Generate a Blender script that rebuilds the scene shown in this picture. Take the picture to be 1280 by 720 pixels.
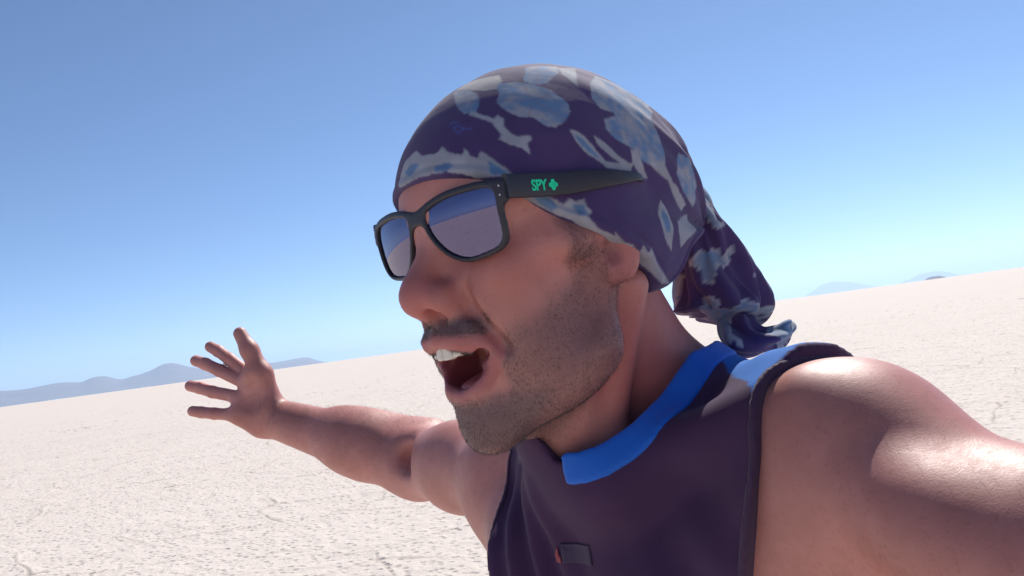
import bpy, math, random
import numpy as np
from mathutils import Matrix, Vector

random.seed(7)
RNG = np.random.default_rng(11)
scene = bpy.context.scene
COL = scene.collection
for o in list(bpy.data.objects):
    bpy.data.objects.remove(o)

# ------------------------------------------------------------------ camera
CAM_H = 1.62                                   # held at mouth height
FPX = 1039.0                                   # focal length in pixels of a 1280 wide frame
PITCH = math.radians(3.33)
ROLL = math.radians(7.81)
fwd = np.array([0, math.cos(PITCH), math.sin(PITCH)])
r0 = np.array([1.0, 0, 0])
u0 = np.cross(r0, fwd)
right = math.cos(ROLL) * r0 - math.sin(ROLL) * u0
up = math.sin(ROLL) * r0 + math.cos(ROLL) * u0
CAMPOS = np.array([0, 0, CAM_H])
BASIS = np.stack([right, up, fwd], 1)          # arm's-length frame (right, up, away) -> world

def to_world(C):
    return np.asarray(C) @ BASIS.T + CAMPOS

cd = bpy.data.cameras.new('camera')
cam = bpy.data.objects.new('camera', cd)
COL.objects.link(cam)
cd.sensor_width = 36.0
cd.lens = 36.0 * FPX / 1280.0
cd.clip_start = 0.02
cd.clip_end = 400000.0
cam.matrix_world = Matrix(((right[0], up[0], -fwd[0], CAMPOS[0]), (right[1], up[1], -fwd[1], CAMPOS[1]),
                           (right[2], up[2], -fwd[2], CAMPOS[2]), (0, 0, 0, 1)))
scene.camera = cam
scene.render.resolution_x = 1024
scene.render.resolution_y = 576

# ------------------------------------------------------------------ sky, sun, exposure
SUN_AZ = math.radians(24)                      # to the right of the view direction (+Y), behind the man
SUN_EL = math.radians(47)
world = bpy.data.worlds.new('World')
scene.world = world
world.use_nodes = True
nt = world.node_tree
nt.nodes.clear()
wo = nt.nodes.new('ShaderNodeOutputWorld')
bg = nt.nodes.new('ShaderNodeBackground')
sk = nt.nodes.new('ShaderNodeTexSky')
sk.sky_type = 'NISHITA'
sk.sun_disc = False
sk.sun_elevation = SUN_EL
sk.sun_rotation = SUN_AZ
sk.altitude = 4000
sk.air_density = 1.0
sk.dust_density = 0.8
sk.ozone_density = 4.8
bg.inputs['Strength'].default_value = 0.103
nt.links.new(sk.outputs[0], bg.inputs[0])
nt.links.new(bg.outputs[0], wo.inputs[0])

sd = bpy.data.lights.new('sun', 'SUN')
sd.energy = 4.6
sd.angle = math.radians(0.53)
sd.color = (1.0, 0.95, 0.88)
sun = bpy.data.objects.new('sun', sd)
COL.objects.link(sun)
sdir = Vector((math.sin(SUN_AZ) * math.cos(SUN_EL), math.cos(SUN_AZ) * math.cos(SUN_EL), math.sin(SUN_EL)))
sun.rotation_euler = sdir.to_track_quat('Z', 'Y').to_euler()
sun.location = (0, 0, 30)

vs = scene.view_settings
vs.view_transform = 'Standard'
vs.look = 'None'
vs.gamma = 1.0
vs.use_curve_mapping = False
vs.exposure = 0.32
scene.render.engine = 'CYCLES'
scene.cycles.max_bounces = 8
scene.cycles.volume_bounces = 1

# ------------------------------------------------------------------ helpers
def tag(o, label=None, cat=None, group=None, kind=None):
    if label: o['label'] = label
    if cat: o['category'] = cat
    if group: o['group'] = group
    if kind: o['kind'] = kind
    return o

def mesh_np(name, V, Fq, smooth=True):
    """mesh from numpy arrays; Fq (n,3) or (n,4)"""
    V = np.asarray(V, np.float32); Fq = np.asarray(Fq, np.int32)
    m = bpy.data.meshes.new(name)
    k = Fq.shape[1]
    m.vertices.add(len(V)); m.vertices.foreach_set('co', V.ravel())
    m.loops.add(Fq.size); m.loops.foreach_set('vertex_index', Fq.ravel())
    m.polygons.add(len(Fq))
    m.polygons.foreach_set('loop_start', np.arange(0, Fq.size, k, dtype=np.int32))
    m.polygons.foreach_set('use_smooth', np.full(len(Fq), smooth))
    m.update(calc_edges=True)
    return m

def add_obj(name, mesh, mat=None, parent=None):
    o = bpy.data.objects.new(name, mesh)
    COL.objects.link(o)
    if mat: mesh.materials.append(mat)
    if parent:
        o.parent = parent
        o.matrix_parent_inverse = parent.matrix_basis.inverted()
    return o

def empty(name, loc):
    o = bpy.data.objects.new(name, None)
    COL.objects.link(o)
    o.location = loc
    o.empty_display_size = 0.1
    return o

def fattr(mesh, name, vals):
    a = mesh.attributes.new(name, 'FLOAT', 'POINT')
    a.data.foreach_set('value', np.asarray(vals, np.float32))

def cattr(mesh, name, rgb):
    a = mesh.attributes.new(name, 'FLOAT_COLOR', 'POINT')
    c = np.ones((len(rgb), 4), np.float32); c[:, :3] = rgb
    a.data.foreach_set('color', c.ravel())

class N:
    """small node-tree builder"""
    def __init__(s, name):
        s.m = bpy.data.materials.new(name); s.m.use_nodes = True
        s.t = s.m.node_tree; s.t.nodes.clear()
        s.out = s.t.nodes.new('ShaderNodeOutputMaterial')
    def n(s, typ, **kw):
        x = s.t.nodes.new('ShaderNode' + typ)
        for k, v in kw.items():
            if k.startswith('i_'):
                x.inputs[k[2:].replace('_', ' ')].default_value = v
            else: setattr(x, k, v)
        return x
    def l(s, a, b): s.t.links.new(a, b)
    def mix(s, fac, a, b, mode='MIX'):
        x = s.t.nodes.new('ShaderNodeMix'); x.data_type = 'RGBA'; x.blend_type = mode
        for i, v in ((0, fac), (6, a), (7, b)):
            if hasattr(v, 'links'): s.l(v, x.inputs[i])
            elif i == 0: x.inputs[0].default_value = v
            else: x.inputs[i].default_value = (*v, 1)
        return x.outputs[2]
    def math(s, op, a, b=0.0, clamp=False):
        x = s.t.nodes.new('ShaderNodeMath'); x.operation = op; x.use_clamp = clamp
        for i, v in enumerate((a, b)):
            if hasattr(v, 'links'): s.l(v, x.inputs[i])
            else: x.inputs[i].default_value = v
        return x.outputs[0]
    def noise(s, scale, detail=4, rough=0.55, vec=None, dist=0.0):
        x = s.n('TexNoise'); x.inputs['Scale'].default_value = scale; x.inputs['Detail'].default_value = detail
        x.inputs['Roughness'].default_value = rough; x.inputs['Distortion'].default_value = dist
        if vec: s.l(vec, x.inputs['Vector'])
        return x
    def ramp(s, fac, pts):
        x = s.n('ValToRGB'); e = x.color_ramp.elements
        while len(e) < len(pts): e.new(0.5)
        for el, (p, c) in zip(e, pts):
            el.position = p; el.color = (*c, 1) if len(c) == 3 else c
        s.l(fac, x.inputs[0]); return x.outputs[0]
    def attr(s, name):
        x = s.n('Attribute'); x.attribute_name = name; return x
    def pos(s):
        return s.n('NewGeometry').outputs['Position']
    def obj(s):
        return s.n('TexCoord').outputs['Object']
    def bump(s, h, strength, dist, prev=None):
        x = s.n('Bump'); x.inputs['Strength'].default_value = strength; x.inputs['Distance'].default_value = dist
        s.l(h, x.inputs['Height'])
        if prev: s.l(prev, x.inputs['Normal'])
        return x.outputs[0]
    def principled(s, color, rough=0.5, normal=None, **kw):
        p = s.n('BsdfPrincipled')
        if hasattr(color, 'links'): s.l(color, p.inputs['Base Color'])
        else: p.inputs['Base Color'].default_value = (*color, 1)
        if hasattr(rough, 'links'): s.l(rough, p.inputs['Roughness'])
        else: p.inputs['Roughness'].default_value = rough
        if normal: s.l(normal, p.inputs['Normal'])
        for k, v in kw.items(): p.inputs[k.replace('_', ' ')].default_value = v
        s.l(p.outputs[0], s.out.inputs[0]); return p

def plain(name, color, rough=0.5, nscale=60, var=0.12, bump=0.1, bdist=0.001, **kw):
    g = N(name); P = g.pos()
    nz = g.noise(nscale, 4, 0.6, P)
    c = g.mix(nz.outputs[0], tuple(v * (1 - var) for v in color), tuple(min(1, v * (1 + var)) for v in color))
    b = g.bump(nz.outputs[0], bump, bdist)
    g.principled(c, rough, b, **kw)
    return g.m

# ------------------------------------------------------------------ implicit-surface sculpting (numpy)
def smin(a, b, k):
    h = np.clip(k - np.abs(a - b), 0, None) / k
    return np.minimum(a, b) - h * h * k * 0.25
def smax(a, b, k):
    return -smin(-a, -b, k)
def rcone(a, b, ra, rb):
    a = np.asarray(a, float); b = np.asarray(b, float); ab = b - a; L2 = ab @ ab
    def f(P):
        t = np.clip(((P - a) @ ab) / L2, 0, 1)
        return np.linalg.norm(P - a - t[:, None] * ab, axis=1) - (ra + (rb - ra) * t)
    c = (a + b) / 2; return f, c, math.sqrt(L2) / 2 + max(ra, rb)
def ell(c, r, R=None):
    c = np.asarray(c, float); r = np.asarray(r, float)
    def f(P):
        q = P - c
        if R is not None: q = q @ R                 # columns of R: the axes
        k0 = np.linalg.norm(q / r, axis=1); k1 = np.linalg.norm(q / (r * r), axis=1)
        return np.where(k1 > 1e-9, k0 * (k0 - 1) / np.maximum(k1, 1e-9), -r.min())
    return f, c, r.max()
def axes(u, v):
    """rotation whose first axis is u, second close to v"""
    u = np.asarray(u, float); u = u / np.linalg.norm(u); v = np.asarray(v, float)
    v = v - u * (u @ v); v = v / np.linalg.norm(v)
    return np.stack([u, v, np.cross(u, v)], 1)

class Frame:
    def __init__(s, M, T): s.M = np.asarray(M, float); s.T = np.asarray(T, float)
    def loc(s, P): return (P - s.T) @ s.M
    def out(s, p): return np.asarray(p) @ s.M.T + s.T

class Sculpt:
    """ordered list of smooth unions / subtractions; every primitive lives in a frame"""
    def __init__(s): s.items = []
    def add(s, prim, k=0.01, frame=None, op='u', sym=False):
        s.items.append((prim, k, frame, op, sym)); return s
    def __call__(s, P, cull=None):
        d = np.full(len(P), 1.0)
        cache = {}
        ctr = rad = None
        if cull: ctr, rad = cull
        for (f, c, r), k, fr, op, sym in s.items:
            if cull:
                if fr is None: dist = np.linalg.norm(ctr - c)
                else:
                    cc = fr.loc(ctr[None])[0]
                    dist = np.linalg.norm(cc - c)
                    if sym: dist = min(dist, np.linalg.norm(cc * [-1, 1, 1] - c))
                if dist > r + rad + 2 * k + 0.004: continue
            if fr is None: Q = P
            else:
                key = id(fr)
                if key not in cache: cache[key] = fr.loc(P)
                Q = cache[key]
            if sym:
                key = (id(fr), 'a')
                if key not in cache:
                    q = Q.copy(); q[:, 0] = np.abs(q[:, 0]); cache[key] = q
                Q = cache[key]
            e = f(Q)
            d = smin(d, e, k) if op == 'u' else smax(d, -e, k)
        return d

def surface_net(fn, lo, hi, h, B=12, newton=1, lip=1.5):
    """block-sparse surface nets; fn(P, cull) -> distance. returns verts, quads"""
    lo = np.asarray(lo, float); hi = np.asarray(hi, float)
    nb = np.ceil((hi - lo) / (h * B)).astype(int)
    gi = np.stack(np.meshgrid(*[np.arange(n) for n in nb], indexing='ij'), -1).reshape(-1, 3)
    cen = lo + (gi + 0.5) * h * B
    rad = h * B * 0.5 * math.sqrt(3)
    v = np.concatenate([fn(cen[i:i + 200000], None) for i in range(0, len(cen), 200000)])
    act = gi[np.abs(v) < rad * lip + 0.004]
    g = np.stack(np.meshgrid(*[np.arange(B + 1)] * 3, indexing='ij'), -1).reshape(-1, 3)
    S = (nb * B + 2).astype(np.int64)
    key = lambda c: (c[:, 0] * S[1] + c[:, 1]) * S[2] + c[:, 2]
    VK, VP, QK, = [], [], []
    corners = [(a, b, c) for a in (0, 1) for b in (0, 1) for c in (0, 1)]
    for bi in act:
        base = bi * B
        P = lo + (base + g) * h
        ctr = lo + (base + B * 0.5) * h
        val = fn(P, (ctr, rad))
        if val.min() > 0 or val.max() < 0: continue
        W = val.reshape(B + 1, B + 1, B + 1)
        neg = W < 0
        cnt = np.zeros((B, B, B), int)
        for a, b, c in corners: cnt += neg[a:a + B, b:b + B, c:c + B]
        mixed = (cnt > 0) & (cnt < 8)
        ci = np.argwhere(mixed)
        if len(ci):
            acc = np.zeros((len(ci), 3)); num = np.zeros(len(ci))
            for i0, c0 in enumerate(corners):
                for ax in range(3):
                    if c0[ax]: continue
                    c1 = list(c0); c1[ax] = 1
                    A = W[ci[:, 0] + c0[0], ci[:, 1] + c0[1], ci[:, 2] + c0[2]]
                    Bv = W[ci[:, 0] + c1[0], ci[:, 1] + c1[1], ci[:, 2] + c1[2]]
                    cr = (A < 0) != (Bv < 0)
                    t = np.where(cr, A / np.where(cr, A - Bv, 1), 0)
                    p = np.array(c0, float)[None].repeat(len(ci), 0); p[:, ax] = t
                    acc += p * cr[:, None]; num += cr
            VP.append(lo + (base + ci + acc / num[:, None]) * h)
            VK.append(key(ci + base))
        for ax in range(3):
            sl0 = [slice(0, B)] * 3; sl1 = [slice(0, B)] * 3; sl1[ax] = slice(1, B + 1)
            a0 = neg[tuple(sl0)]; a1 = neg[tuple(sl1)]
            ei = np.argwhere(a0 != a1)
            if not len(ei): continue
            flip = a0[ei[:, 0], ei[:, 1], ei[:, 2]]
            e = ei + base
            b_, c_ = (ax + 1) % 3, (ax + 2) % 3
            ob = np.zeros(3, int); ob[b_] = 1; oc = np.zeros(3, int); oc[c_] = 1
            q = np.stack([key(e - ob - oc), key(e - oc), key(e), key(e - ob)], 1)
            q[~flip] = q[~flip][:, ::-1]
            QK.append(q)
    VK = np.concatenate(VK); VP = np.concatenate(VP); QK = np.concatenate(QK)
    order = np.argsort(VK); VK = VK[order]; VP = VP[order]
    ix = np.searchsorted(VK, QK); ix = np.clip(ix, 0, len(VK) - 1)
    ok = (VK[ix] == QK).all(1)
    Q = ix[ok]
    return VP, Q

def relax(V, Q, it=2, lam=0.5):
    n = len(V); E = np.concatenate([Q[:, [0, 1]], Q[:, [1, 2]], Q[:, [2, 3]], Q[:, [3, 0]]])
    deg = np.bincount(E.ravel(), minlength=n).astype(float)
    for _ in range(it):
        S = np.zeros_like(V)
        for a in range(3):
            S[:, a] = np.bincount(E[:, 0], V[E[:, 1], a], n) + np.bincount(E[:, 1], V[E[:, 0], a], n)
        V = V + lam * (S / np.maximum(deg, 1)[:, None] - V)
    return V

class VNoise:
    """tiling value noise in 3-D"""
    def __init__(s, seed, n=32): s.g = np.random.default_rng(seed).random((n, n, n)); s.n = n
    def __call__(s, P):
        i = np.floor(P).astype(int); f = P - i; f = f * f * (3 - 2 * f); n = s.n
        r = 0
        for a in (0, 1):
            for b in (0, 1):
                for c in (0, 1):
                    w = (f[:, 0] if a else 1 - f[:, 0]) * (f[:, 1] if b else 1 - f[:, 1]) * (f[:, 2] if c else 1 - f[:, 2])
                    r = r + w * s.g[(i[:, 0] + a) % n, (i[:, 1] + b) % n, (i[:, 2] + c) % n]
        return r
VN = VNoise(3)
def fbm(P, oct=4):
    r = 0; a = 0.5; t = 0
    for _ in range(oct):
        r = r + a * VN(P); t += a; P = P * 2.03 + 7.1; a *= 0.5
    return r / t


# ------------------------------------------------------------------ the setting: salt flat, mountains, air
def salt_material():
    g = N('salt_crust')
    P = g.pos()
    big = g.noise(0.35, 3, 0.5, P)
    mid = g.noise(6.0, 4, 0.6, P)
    fine = g.noise(26.0, 3, 0.65, P)
    grit = g.noise(90.0, 2, 0.6, P)
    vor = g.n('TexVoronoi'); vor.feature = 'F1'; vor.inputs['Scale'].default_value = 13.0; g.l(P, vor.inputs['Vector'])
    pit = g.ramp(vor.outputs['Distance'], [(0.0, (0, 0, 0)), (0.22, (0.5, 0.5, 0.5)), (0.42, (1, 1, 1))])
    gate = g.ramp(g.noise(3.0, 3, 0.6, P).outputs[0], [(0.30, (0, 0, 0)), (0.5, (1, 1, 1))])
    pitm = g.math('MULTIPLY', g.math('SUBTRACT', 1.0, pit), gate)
    h1 = g.math('ADD', g.math('MULTIPLY', fine.outputs[0], 0.7), g.math('MULTIPLY', mid.outputs[0], 0.6))
    h2 = g.math('SUBTRACT', h1, g.math('MULTIPLY', pitm, 0.9))
    h = g.math('ADD', h2, g.math('MULTIPLY', grit.outputs[0], 0.25))
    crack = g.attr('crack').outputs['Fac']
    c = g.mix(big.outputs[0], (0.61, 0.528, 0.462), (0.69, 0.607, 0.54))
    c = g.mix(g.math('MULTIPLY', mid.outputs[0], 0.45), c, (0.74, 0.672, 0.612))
    c = g.mix(g.math('MULTIPLY', pitm, 0.8), c, (0.33, 0.285, 0.25))  # dark pit colour carries the pits' tiny shadows along with some dirt
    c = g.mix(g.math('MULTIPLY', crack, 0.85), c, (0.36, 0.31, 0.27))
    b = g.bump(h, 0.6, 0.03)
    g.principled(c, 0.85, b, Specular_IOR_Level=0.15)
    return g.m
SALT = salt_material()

def salt_height(x, y):
    """crust relief: gentle swells, polygon seams pushed up and split, shallow pits"""
    P = np.stack([x, y, np.zeros_like(x)], 1)
    r = np.hypot(x, y)
    z = (fbm(P * 0.25, 2) - 0.5) * 0.06 + (fbm(P * 1.7 + 3, 3) - 0.5) * 0.016 + (fbm(P * 9.0 + 9, 3) - 0.5) * 0.022
    # seams of the salt polygons
    jx = (fbm(P * 0.8 + 21, 3) - 0.5) * 0.5; jy = (fbm(P * 0.8 + 51, 3) - 0.5) * 0.45
    X = (x + jx) / 1.5; Y = (y + jy) / 1.1
    ix = np.floor(X); iy = np.floor(Y)
    d1 = np.full(len(x), 9.0); d2 = np.full(len(x), 9.0)
    for a in (-1, 0, 1):
        for b in (-1, 0, 1):
            cx = ix + a; cy = iy + b
            s = np.sin(cx * 127.1 + cy * 311.7) * 43758.5453; t = np.sin(cx * 269.5 + cy * 183.3) * 43758.5453
            dd = np.hypot(cx + (s - np.floor(s)) - X, cy + (t - np.floor(t)) - Y)
            d2 = np.minimum(np.maximum(dd, d1), d2); d1 = np.minimum(d1, dd)
    e = d2 - d1
    on = np.clip((fbm(P * 0.5 + 77, 3) - 0.33) * 6, 0, 1)
    seam = np.exp(-(e / 0.016) ** 2) * on
    z += np.exp(-(e / 0.07) ** 2) * 0.010 * on - seam * 0.014
    fade = np.clip((90 - r) / 50, 0, 1)
    return z * fade, seam * fade

def build_ground():
    a_d = np.radians(np.linspace(-47, 47, 900)); a_c = np.radians(np.linspace(47, 313, 110)[1:-1])
    az = np.concatenate([a_d, a_c]); na = len(az)
    rr = [0.25]
    while rr[-1] < 150000:
        r = rr[-1]
        rr.append(r * (1.10 if r < 4.6 else 1.0045 if r < 45 else 1.03 if r < 120 else 1.25))
    rr = np.array(rr); nr = len(rr)
    R_, A_ = np.meshgrid(rr, az, indexing='ij')
    x = (R_ * np.sin(A_)).ravel(); y = (R_ * np.cos(A_)).ravel()
    z = np.zeros_like(x); cr = np.zeros_like(x)
    near = R_.ravel() < 91
    z[near], cr[near] = salt_height(x[near], y[near])
    V = np.stack([x, y, z], 1)
    V = np.concatenate([V, [[0, 0, float(z[:na].mean())]]])
    cr = np.append(cr, 0)
    i = np.arange(nr - 1)[:, None] * na; j = np.arange(na)[None]; jn = (j + 1) % na
    Q = np.stack([i + j, i + jn, i + na + jn, i + na + j], -1).reshape(-1, 4)[:, ::-1]
    c = len(V) - 1
    cap = np.stack([np.full(na, c), np.full(na, c), (np.arange(na) + 1) % na, np.arange(na)], 1)
    m = mesh_np('salt_flat', V, Q)
    fattr(m, 'crack', cr)
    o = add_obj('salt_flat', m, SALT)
    tag(o, 'white salt flat with pitted crust and thin cracks reaching the horizon', None, None, 'structure')
    return o
build_ground()

ROCK = plain('far_rock', (0.16, 0.12, 0.10), 0.95, 0.0006, 0.25, 0.0)

def ray_dir(px, py):
    d = BASIS @ np.array([(px - 640) / FPX, (360 - py) / FPX, 1.0])
    return d / np.hypot(d[0], d[1])            # unit horizontal length

def mountain(name, crest, dist, depth, label, seed, rough=0.22, step=None):
    """crest: list of (azimuth radians, height m). A ridge with spurs and gullies on both flanks, standing on the plain"""
    crest = np.array(crest); n = 260; m = 46
    az = np.linspace(crest[0, 0], crest[-1, 0], n)
    H = np.interp(az, crest[:, 0], crest[:, 1])
    H = np.convolve(np.pad(H, 3, 'edge'), np.ones(7) / 7, 'valid')
    s = np.linspace(-1, 1, m)
    Az, S_ = np.meshgrid(az, s, indexing='ij')
    D = dist + S_ * depth
    x = D * np.sin(Az); y = D * np.cos(Az)
    Pn = np.stack([x.ravel() / depth * 3.0, y.ravel() / depth * 3.0, np.full(x.size, seed * 3.3)], 1)
    nz = (fbm(Pn, 5) - 0.5).reshape(x.shape)
    prof = np.clip(1 - np.abs(S_ + nz * 0.25) ** 0.9, 0, 1)
    edge = np.clip(np.minimum(np.arange(n), n - 1 - np.arange(n)) / 14.0, 0, 1)[:, None]
    z = H[:, None] * prof * (1 + rough * nz * 2 * (1 - prof * 0.75)) * edge - 2.0
    V = np.stack([x, y, z], -1).reshape(-1, 3)
    i = np.arange(n - 1)[:, None] * m; j = np.arange(m - 1)[None]
    Q = np.stack([i + j, i + j + 1, i + m + j + 1, i + m + j], -1).reshape(-1, 4)
    o = add_obj(name, mesh_np(name, V, Q), ROCK)
    tag(o, label, None, None, 'structure')
    return o

def crest_from(pts, dist):
    out = []
    for px, py in pts:
        d = ray_dir(px, py)
        out.append((math.atan2(d[0], d[1]), max(0.0, d[2] * dist + CAM_H)))
    return out
mountain('mountains', crest_from([(-160, 520), (-110, 499), (-60, 503), (-10, 489), (30, 487), (64, 480), (78, 478), (102, 478), (116, 470), (133, 469), (150, 475), (170, 469),
         (184, 465), (203, 455), (217, 453), (237, 459), (262, 463), (290, 460), (318, 455), (341, 453), (364, 449), (381, 446.5), (398, 448), (414, 452)], 34000),
         34000, 5000, 'hazy blue mountain range on the horizon behind the open hand', 1)
mountain('hills', crest_from([(1004, 370), (1016, 364), (1026, 356.5), (1040, 352), (1064, 352.5), (1084, 356), (1100, 358)], 70000), 70000, 5000,
         'very faint pale hill on the horizon above the shoulder', 2)
mountain('hills', crest_from([(1122, 354), (1140, 347.5), (1150, 342), (1172, 338.5), (1186, 340), (1200, 343.5), (1230, 341), (1262, 339), (1290, 337)], 66000), 66000, 4500,
         'faint pale hill on the horizon behind the dark islet', 3)
mountain('islet', crest_from([(1155, 350), (1160, 346.8), (1166, 345.3), (1172, 344.6), (1178, 345), (1184, 347)], 14000), 14000, 120,
         'tiny dark rocky islet on the horizon of the salt flat', 4)

def build_haze():
    g = N('air')
    v = g.n('VolumePrincipled')
    v.inputs['Color'].default_value = (0.54, 0.74, 1.0, 1)
    v.inputs['Density'].default_value = HAZE
    v.inputs['Anisotropy'].default_value = 0.45
    g.l(v.outputs[0], g.out.inputs['Volume'])
    s = 160000.0; t = 1250.0; b = -3.0
    V = [(x, y, z) for z in (b, t) for x, y in ((-s, -s), (s, -s), (s, s), (-s, s))]
    Q = [(3, 2, 1, 0), (4, 5, 6, 7), (0, 1, 5, 4), (1, 2, 6, 5), (2, 3, 7, 6), (3, 0, 4, 7)]
    o = add_obj('haze', mesh_np('haze', V, Q, False), g.m)
    tag(o, 'thin pale haze hanging over the salt flat', 'haze', None, 'stuff')
HAZE = 0.8 / 30000
build_haze()

# ------------------------------------------------------------------ the man: frames and joints
def U3(M):
    u, _, v = np.linalg.svd(np.asarray(M, float)); return u @ v
HEAD = Frame(U3([[0.6308, -0.7592, -0.1603], [0.1396, -0.0921, 0.9859], [-0.7633, -0.6443, 0.0478]]), [0.0205, 0.0210, 0.5841])
WUP = BASIS.T @ np.array([0, 0, 1.0])          # world up, seen from the arm's-length frame
def at(px, py, d):                             # joint estimates: bearing and distance -> metres
    return np.array([(px - 640) / FPX * d, (360 - py) / FPX * d, d])
def torso_frame(yaw, O):
    z = WUP; f = np.array([-math.sin(yaw), 0, -math.cos(yaw)]); f = f - z * (f @ z); f /= np.linalg.norm(f)
    return Frame(np.stack([np.cross(f, z), f, z], 1), O)
TOR = torso_frame(math.radians(50), np.array([0.100, -0.140, 0.645]))
SH_L = np.array([0.198, -0.100, 0.490]); EL_L = np.array([0.325, -0.165, 0.250]); WR_L = np.array([0.185, -0.075, 0.055])
SH_R = np.array([0.012, -0.180, 0.800]); EL_R = at(523, 577, 1.04); WR_R = at(347, 524, 1.16)

H = HEAD; T = TOR
T2 = Frame(TOR.M, TOR.T + np.array([0.022, 0.0, 0.008]))      # the ribs hang a little to his left of the shoulders
hp = lambda *p: H.out(np.array(p))
tp = lambda *p: T.out(np.array(p))

# skull and bandana share these
def cranium(s, grow=0.0):
    s.add(ell((0, -0.020, 0.046), (0.0765 + grow, 0.106 + grow, 0.088 + grow)), 0.02, H)
    s.add(ell((0, 0.034, 0.040), (0.057 + grow, 0.062 + grow, 0.054 + grow)), 0.03, H)

def make_body():
    s = Sculpt()
    cranium(s)
    # ---- face
    s.add(ell((0, 0.034, -0.020), (0.061, 0.056, 0.068)), 0.02, H)
    s.add(rcone((0.010, 0.0825, 0.027), (0.046, 0.070, 0.029), 0.0100, 0.009), 0.014, H, sym=True)      # brow
    s.add(rcone((0.043, 0.066, -0.010), (0.067, 0.022, 0.000), 0.0135, 0.009), 0.022, H, sym=True)      # cheekbone
    s.add(ell((0, 0.064, -0.040), (0.031, 0.0335, 0.034)), 0.02, H)                                     # maxilla
    s.add(ell((0.036, 0.041, -0.050), (0.025, 0.031, 0.042)), 0.02, H, sym=True)                        # cheek
    # jaw, swung open
    s.add(rcone((0.058, 0.008, -0.018), (0.0545, 0.015, -0.062), 0.0125, 0.0115), 0.02, H, sym=True)    # ramus
    s.add(rcone((0.0530, 0.015, -0.067), (0.012, 0.061, -0.1035), 0.0130, 0.0118), 0.022, H, sym=True)   # body of the jaw
    s.add(ell((0, 0.0690, -0.1075), (0.0160, 0.0145, 0.0150)), 0.016, H)                                 # chin
    s.add(ell((0, 0.064, -0.088), (0.023, 0.021, 0.022)), 0.014, H)
    s.add(ell((0, 0.020, -0.082), (0.040, 0.050, 0.026)), 0.02, H)                                      # floor of the mouth
    s.add(rcone((0.046, 0.036, -0.030), (0.044, 0.027, -0.072), 0.017, 0.015), 0.02, H, sym=True)       # masseter
    # eye sockets
    s.add(ell((0.033, 0.098, 0.010), (0.017, 0.016, 0.011)), 0.012, H, 's', sym=True)
    # nose
    s.add(rcone((0, 0.0865, 0.016), (0, 0.1045, -0.010), 0.0085, 0.0100), 0.010, H)
    s.add(ell((0, 0.1065, -0.0175), (0.0125, 0.0125, 0.0108)), 0.008, H)
    s.add(ell((0.0132, 0.0960, -0.0215), (0.0086, 0.0125, 0.0100)), 0.007, H, sym=True)                 # wings
    s.add(rcone((0, 0.1115, -0.0225), (0, 0.0990, -0.0315), 0.0052, 0.0050), 0.005, H)
    s.add(ell((0.0085, 0.1020, -0.0308), (0.0046, 0.0080, 0.0075)), 0.0025, H, 's', sym=True)            # nostrils
    s.add(ell((0.0220, 0.0920, -0.0240), (0.0022, 0.010, 0.008)), 0.008, H, 's', sym=True)
    # lips
    s.add(rcone((0.0, 0.0975, -0.0456), (0.014, 0.0935, -0.0468), 0.0050, 0.0048), 0.006, H, sym=True)
    s.add(rcone((0.014, 0.0935, -0.0468), (0.0280, 0.0765, -0.0530), 0.0048, 0.0038), 0.006, H, sym=True)
    s.add(rcone((0.0, 0.0830, -0.0820), (0.013, 0.0810, -0.0795), 0.0056, 0.0052), 0.007, H, sym=True)
    s.add(rcone((0.013, 0.0810, -0.0795), (0.0275, 0.0740, -0.0600), 0.0050, 0.0038), 0.007, H, sym=True)
    # nasolabial fold
    s.add(rcone((0.024, 0.086, -0.030), (0.037, 0.074, -0.056), 0.0020, 0.0024), 0.010, H, 's', sym=True)
    # open mouth
    s.add(ell((0, 0.078, -0.0655), (0.0195, 0.036, 0.0130)), 0.004, H, 's')
    s.add(rcone((-0.0225, 0.081, -0.0566), (0.0225, 0.081, -0.0566), 0.0047, 0.0047), 0.004, H, 's')
    s.add(rcone((0, 0.100, -0.058), (0, 0.060, -0.062), 0.006, 0.013), 0.004, H, 's')
    # ear
    s.add(ell((0.0745, 0.004, 0.002), (0.0075, 0.0165, 0.030), axes((1, 0.35, 0), (0, 1, -0.15))), 0.006, H, sym=True)
    s.add(ell((0.0740, 0.011, -0.0190), (0.0055, 0.0085, 0.0105)), 0.006, H, sym=True)
    s.add(ell((0.0805, 0.0115, -0.0060), (0.0060, 0.0060, 0.0085)), 0.004, H, 's', sym=True)
    s.add(rcone((0.0765, 0.0225, -0.004), (0.0745, 0.0215, -0.024), 0.0020, 0.0022), 0.005, H, 's', sym=True)
    s.add(ell((0.0690, 0.046, -0.034), (0.0070, 0.022, 0.020)), 0.022, H, 's', sym=True)
    # ---- neck
    s.add(rcone(hp(0, -0.028, -0.020), tp(0, -0.020, 0.030), 0.051, 0.060), 0.009)
    s.add(rcone(hp(0, 0.012, -0.075), tp(0, 0.040, 0.000), 0.034, 0.045), 0.010)
    s.add(rcone(hp(0.060, -0.020, -0.030), tp(0.016, 0.068, -0.010), 0.012, 0.010), 0.012)
    s.add(rcone(hp(-0.060, -0.020, -0.030), tp(-0.016, 0.068, -0.010), 0.013, 0.010), 0.018)
    s.add(ell(hp(0, 0.036, -0.105), (0.010, 0.013, 0.010)), 0.016)
    torso(s)
    # ---- arms
    add_arm_left(s)
    add_arm_right(s)
    add_hand_right(s)
    add_hand_left(s)
    return s

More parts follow.
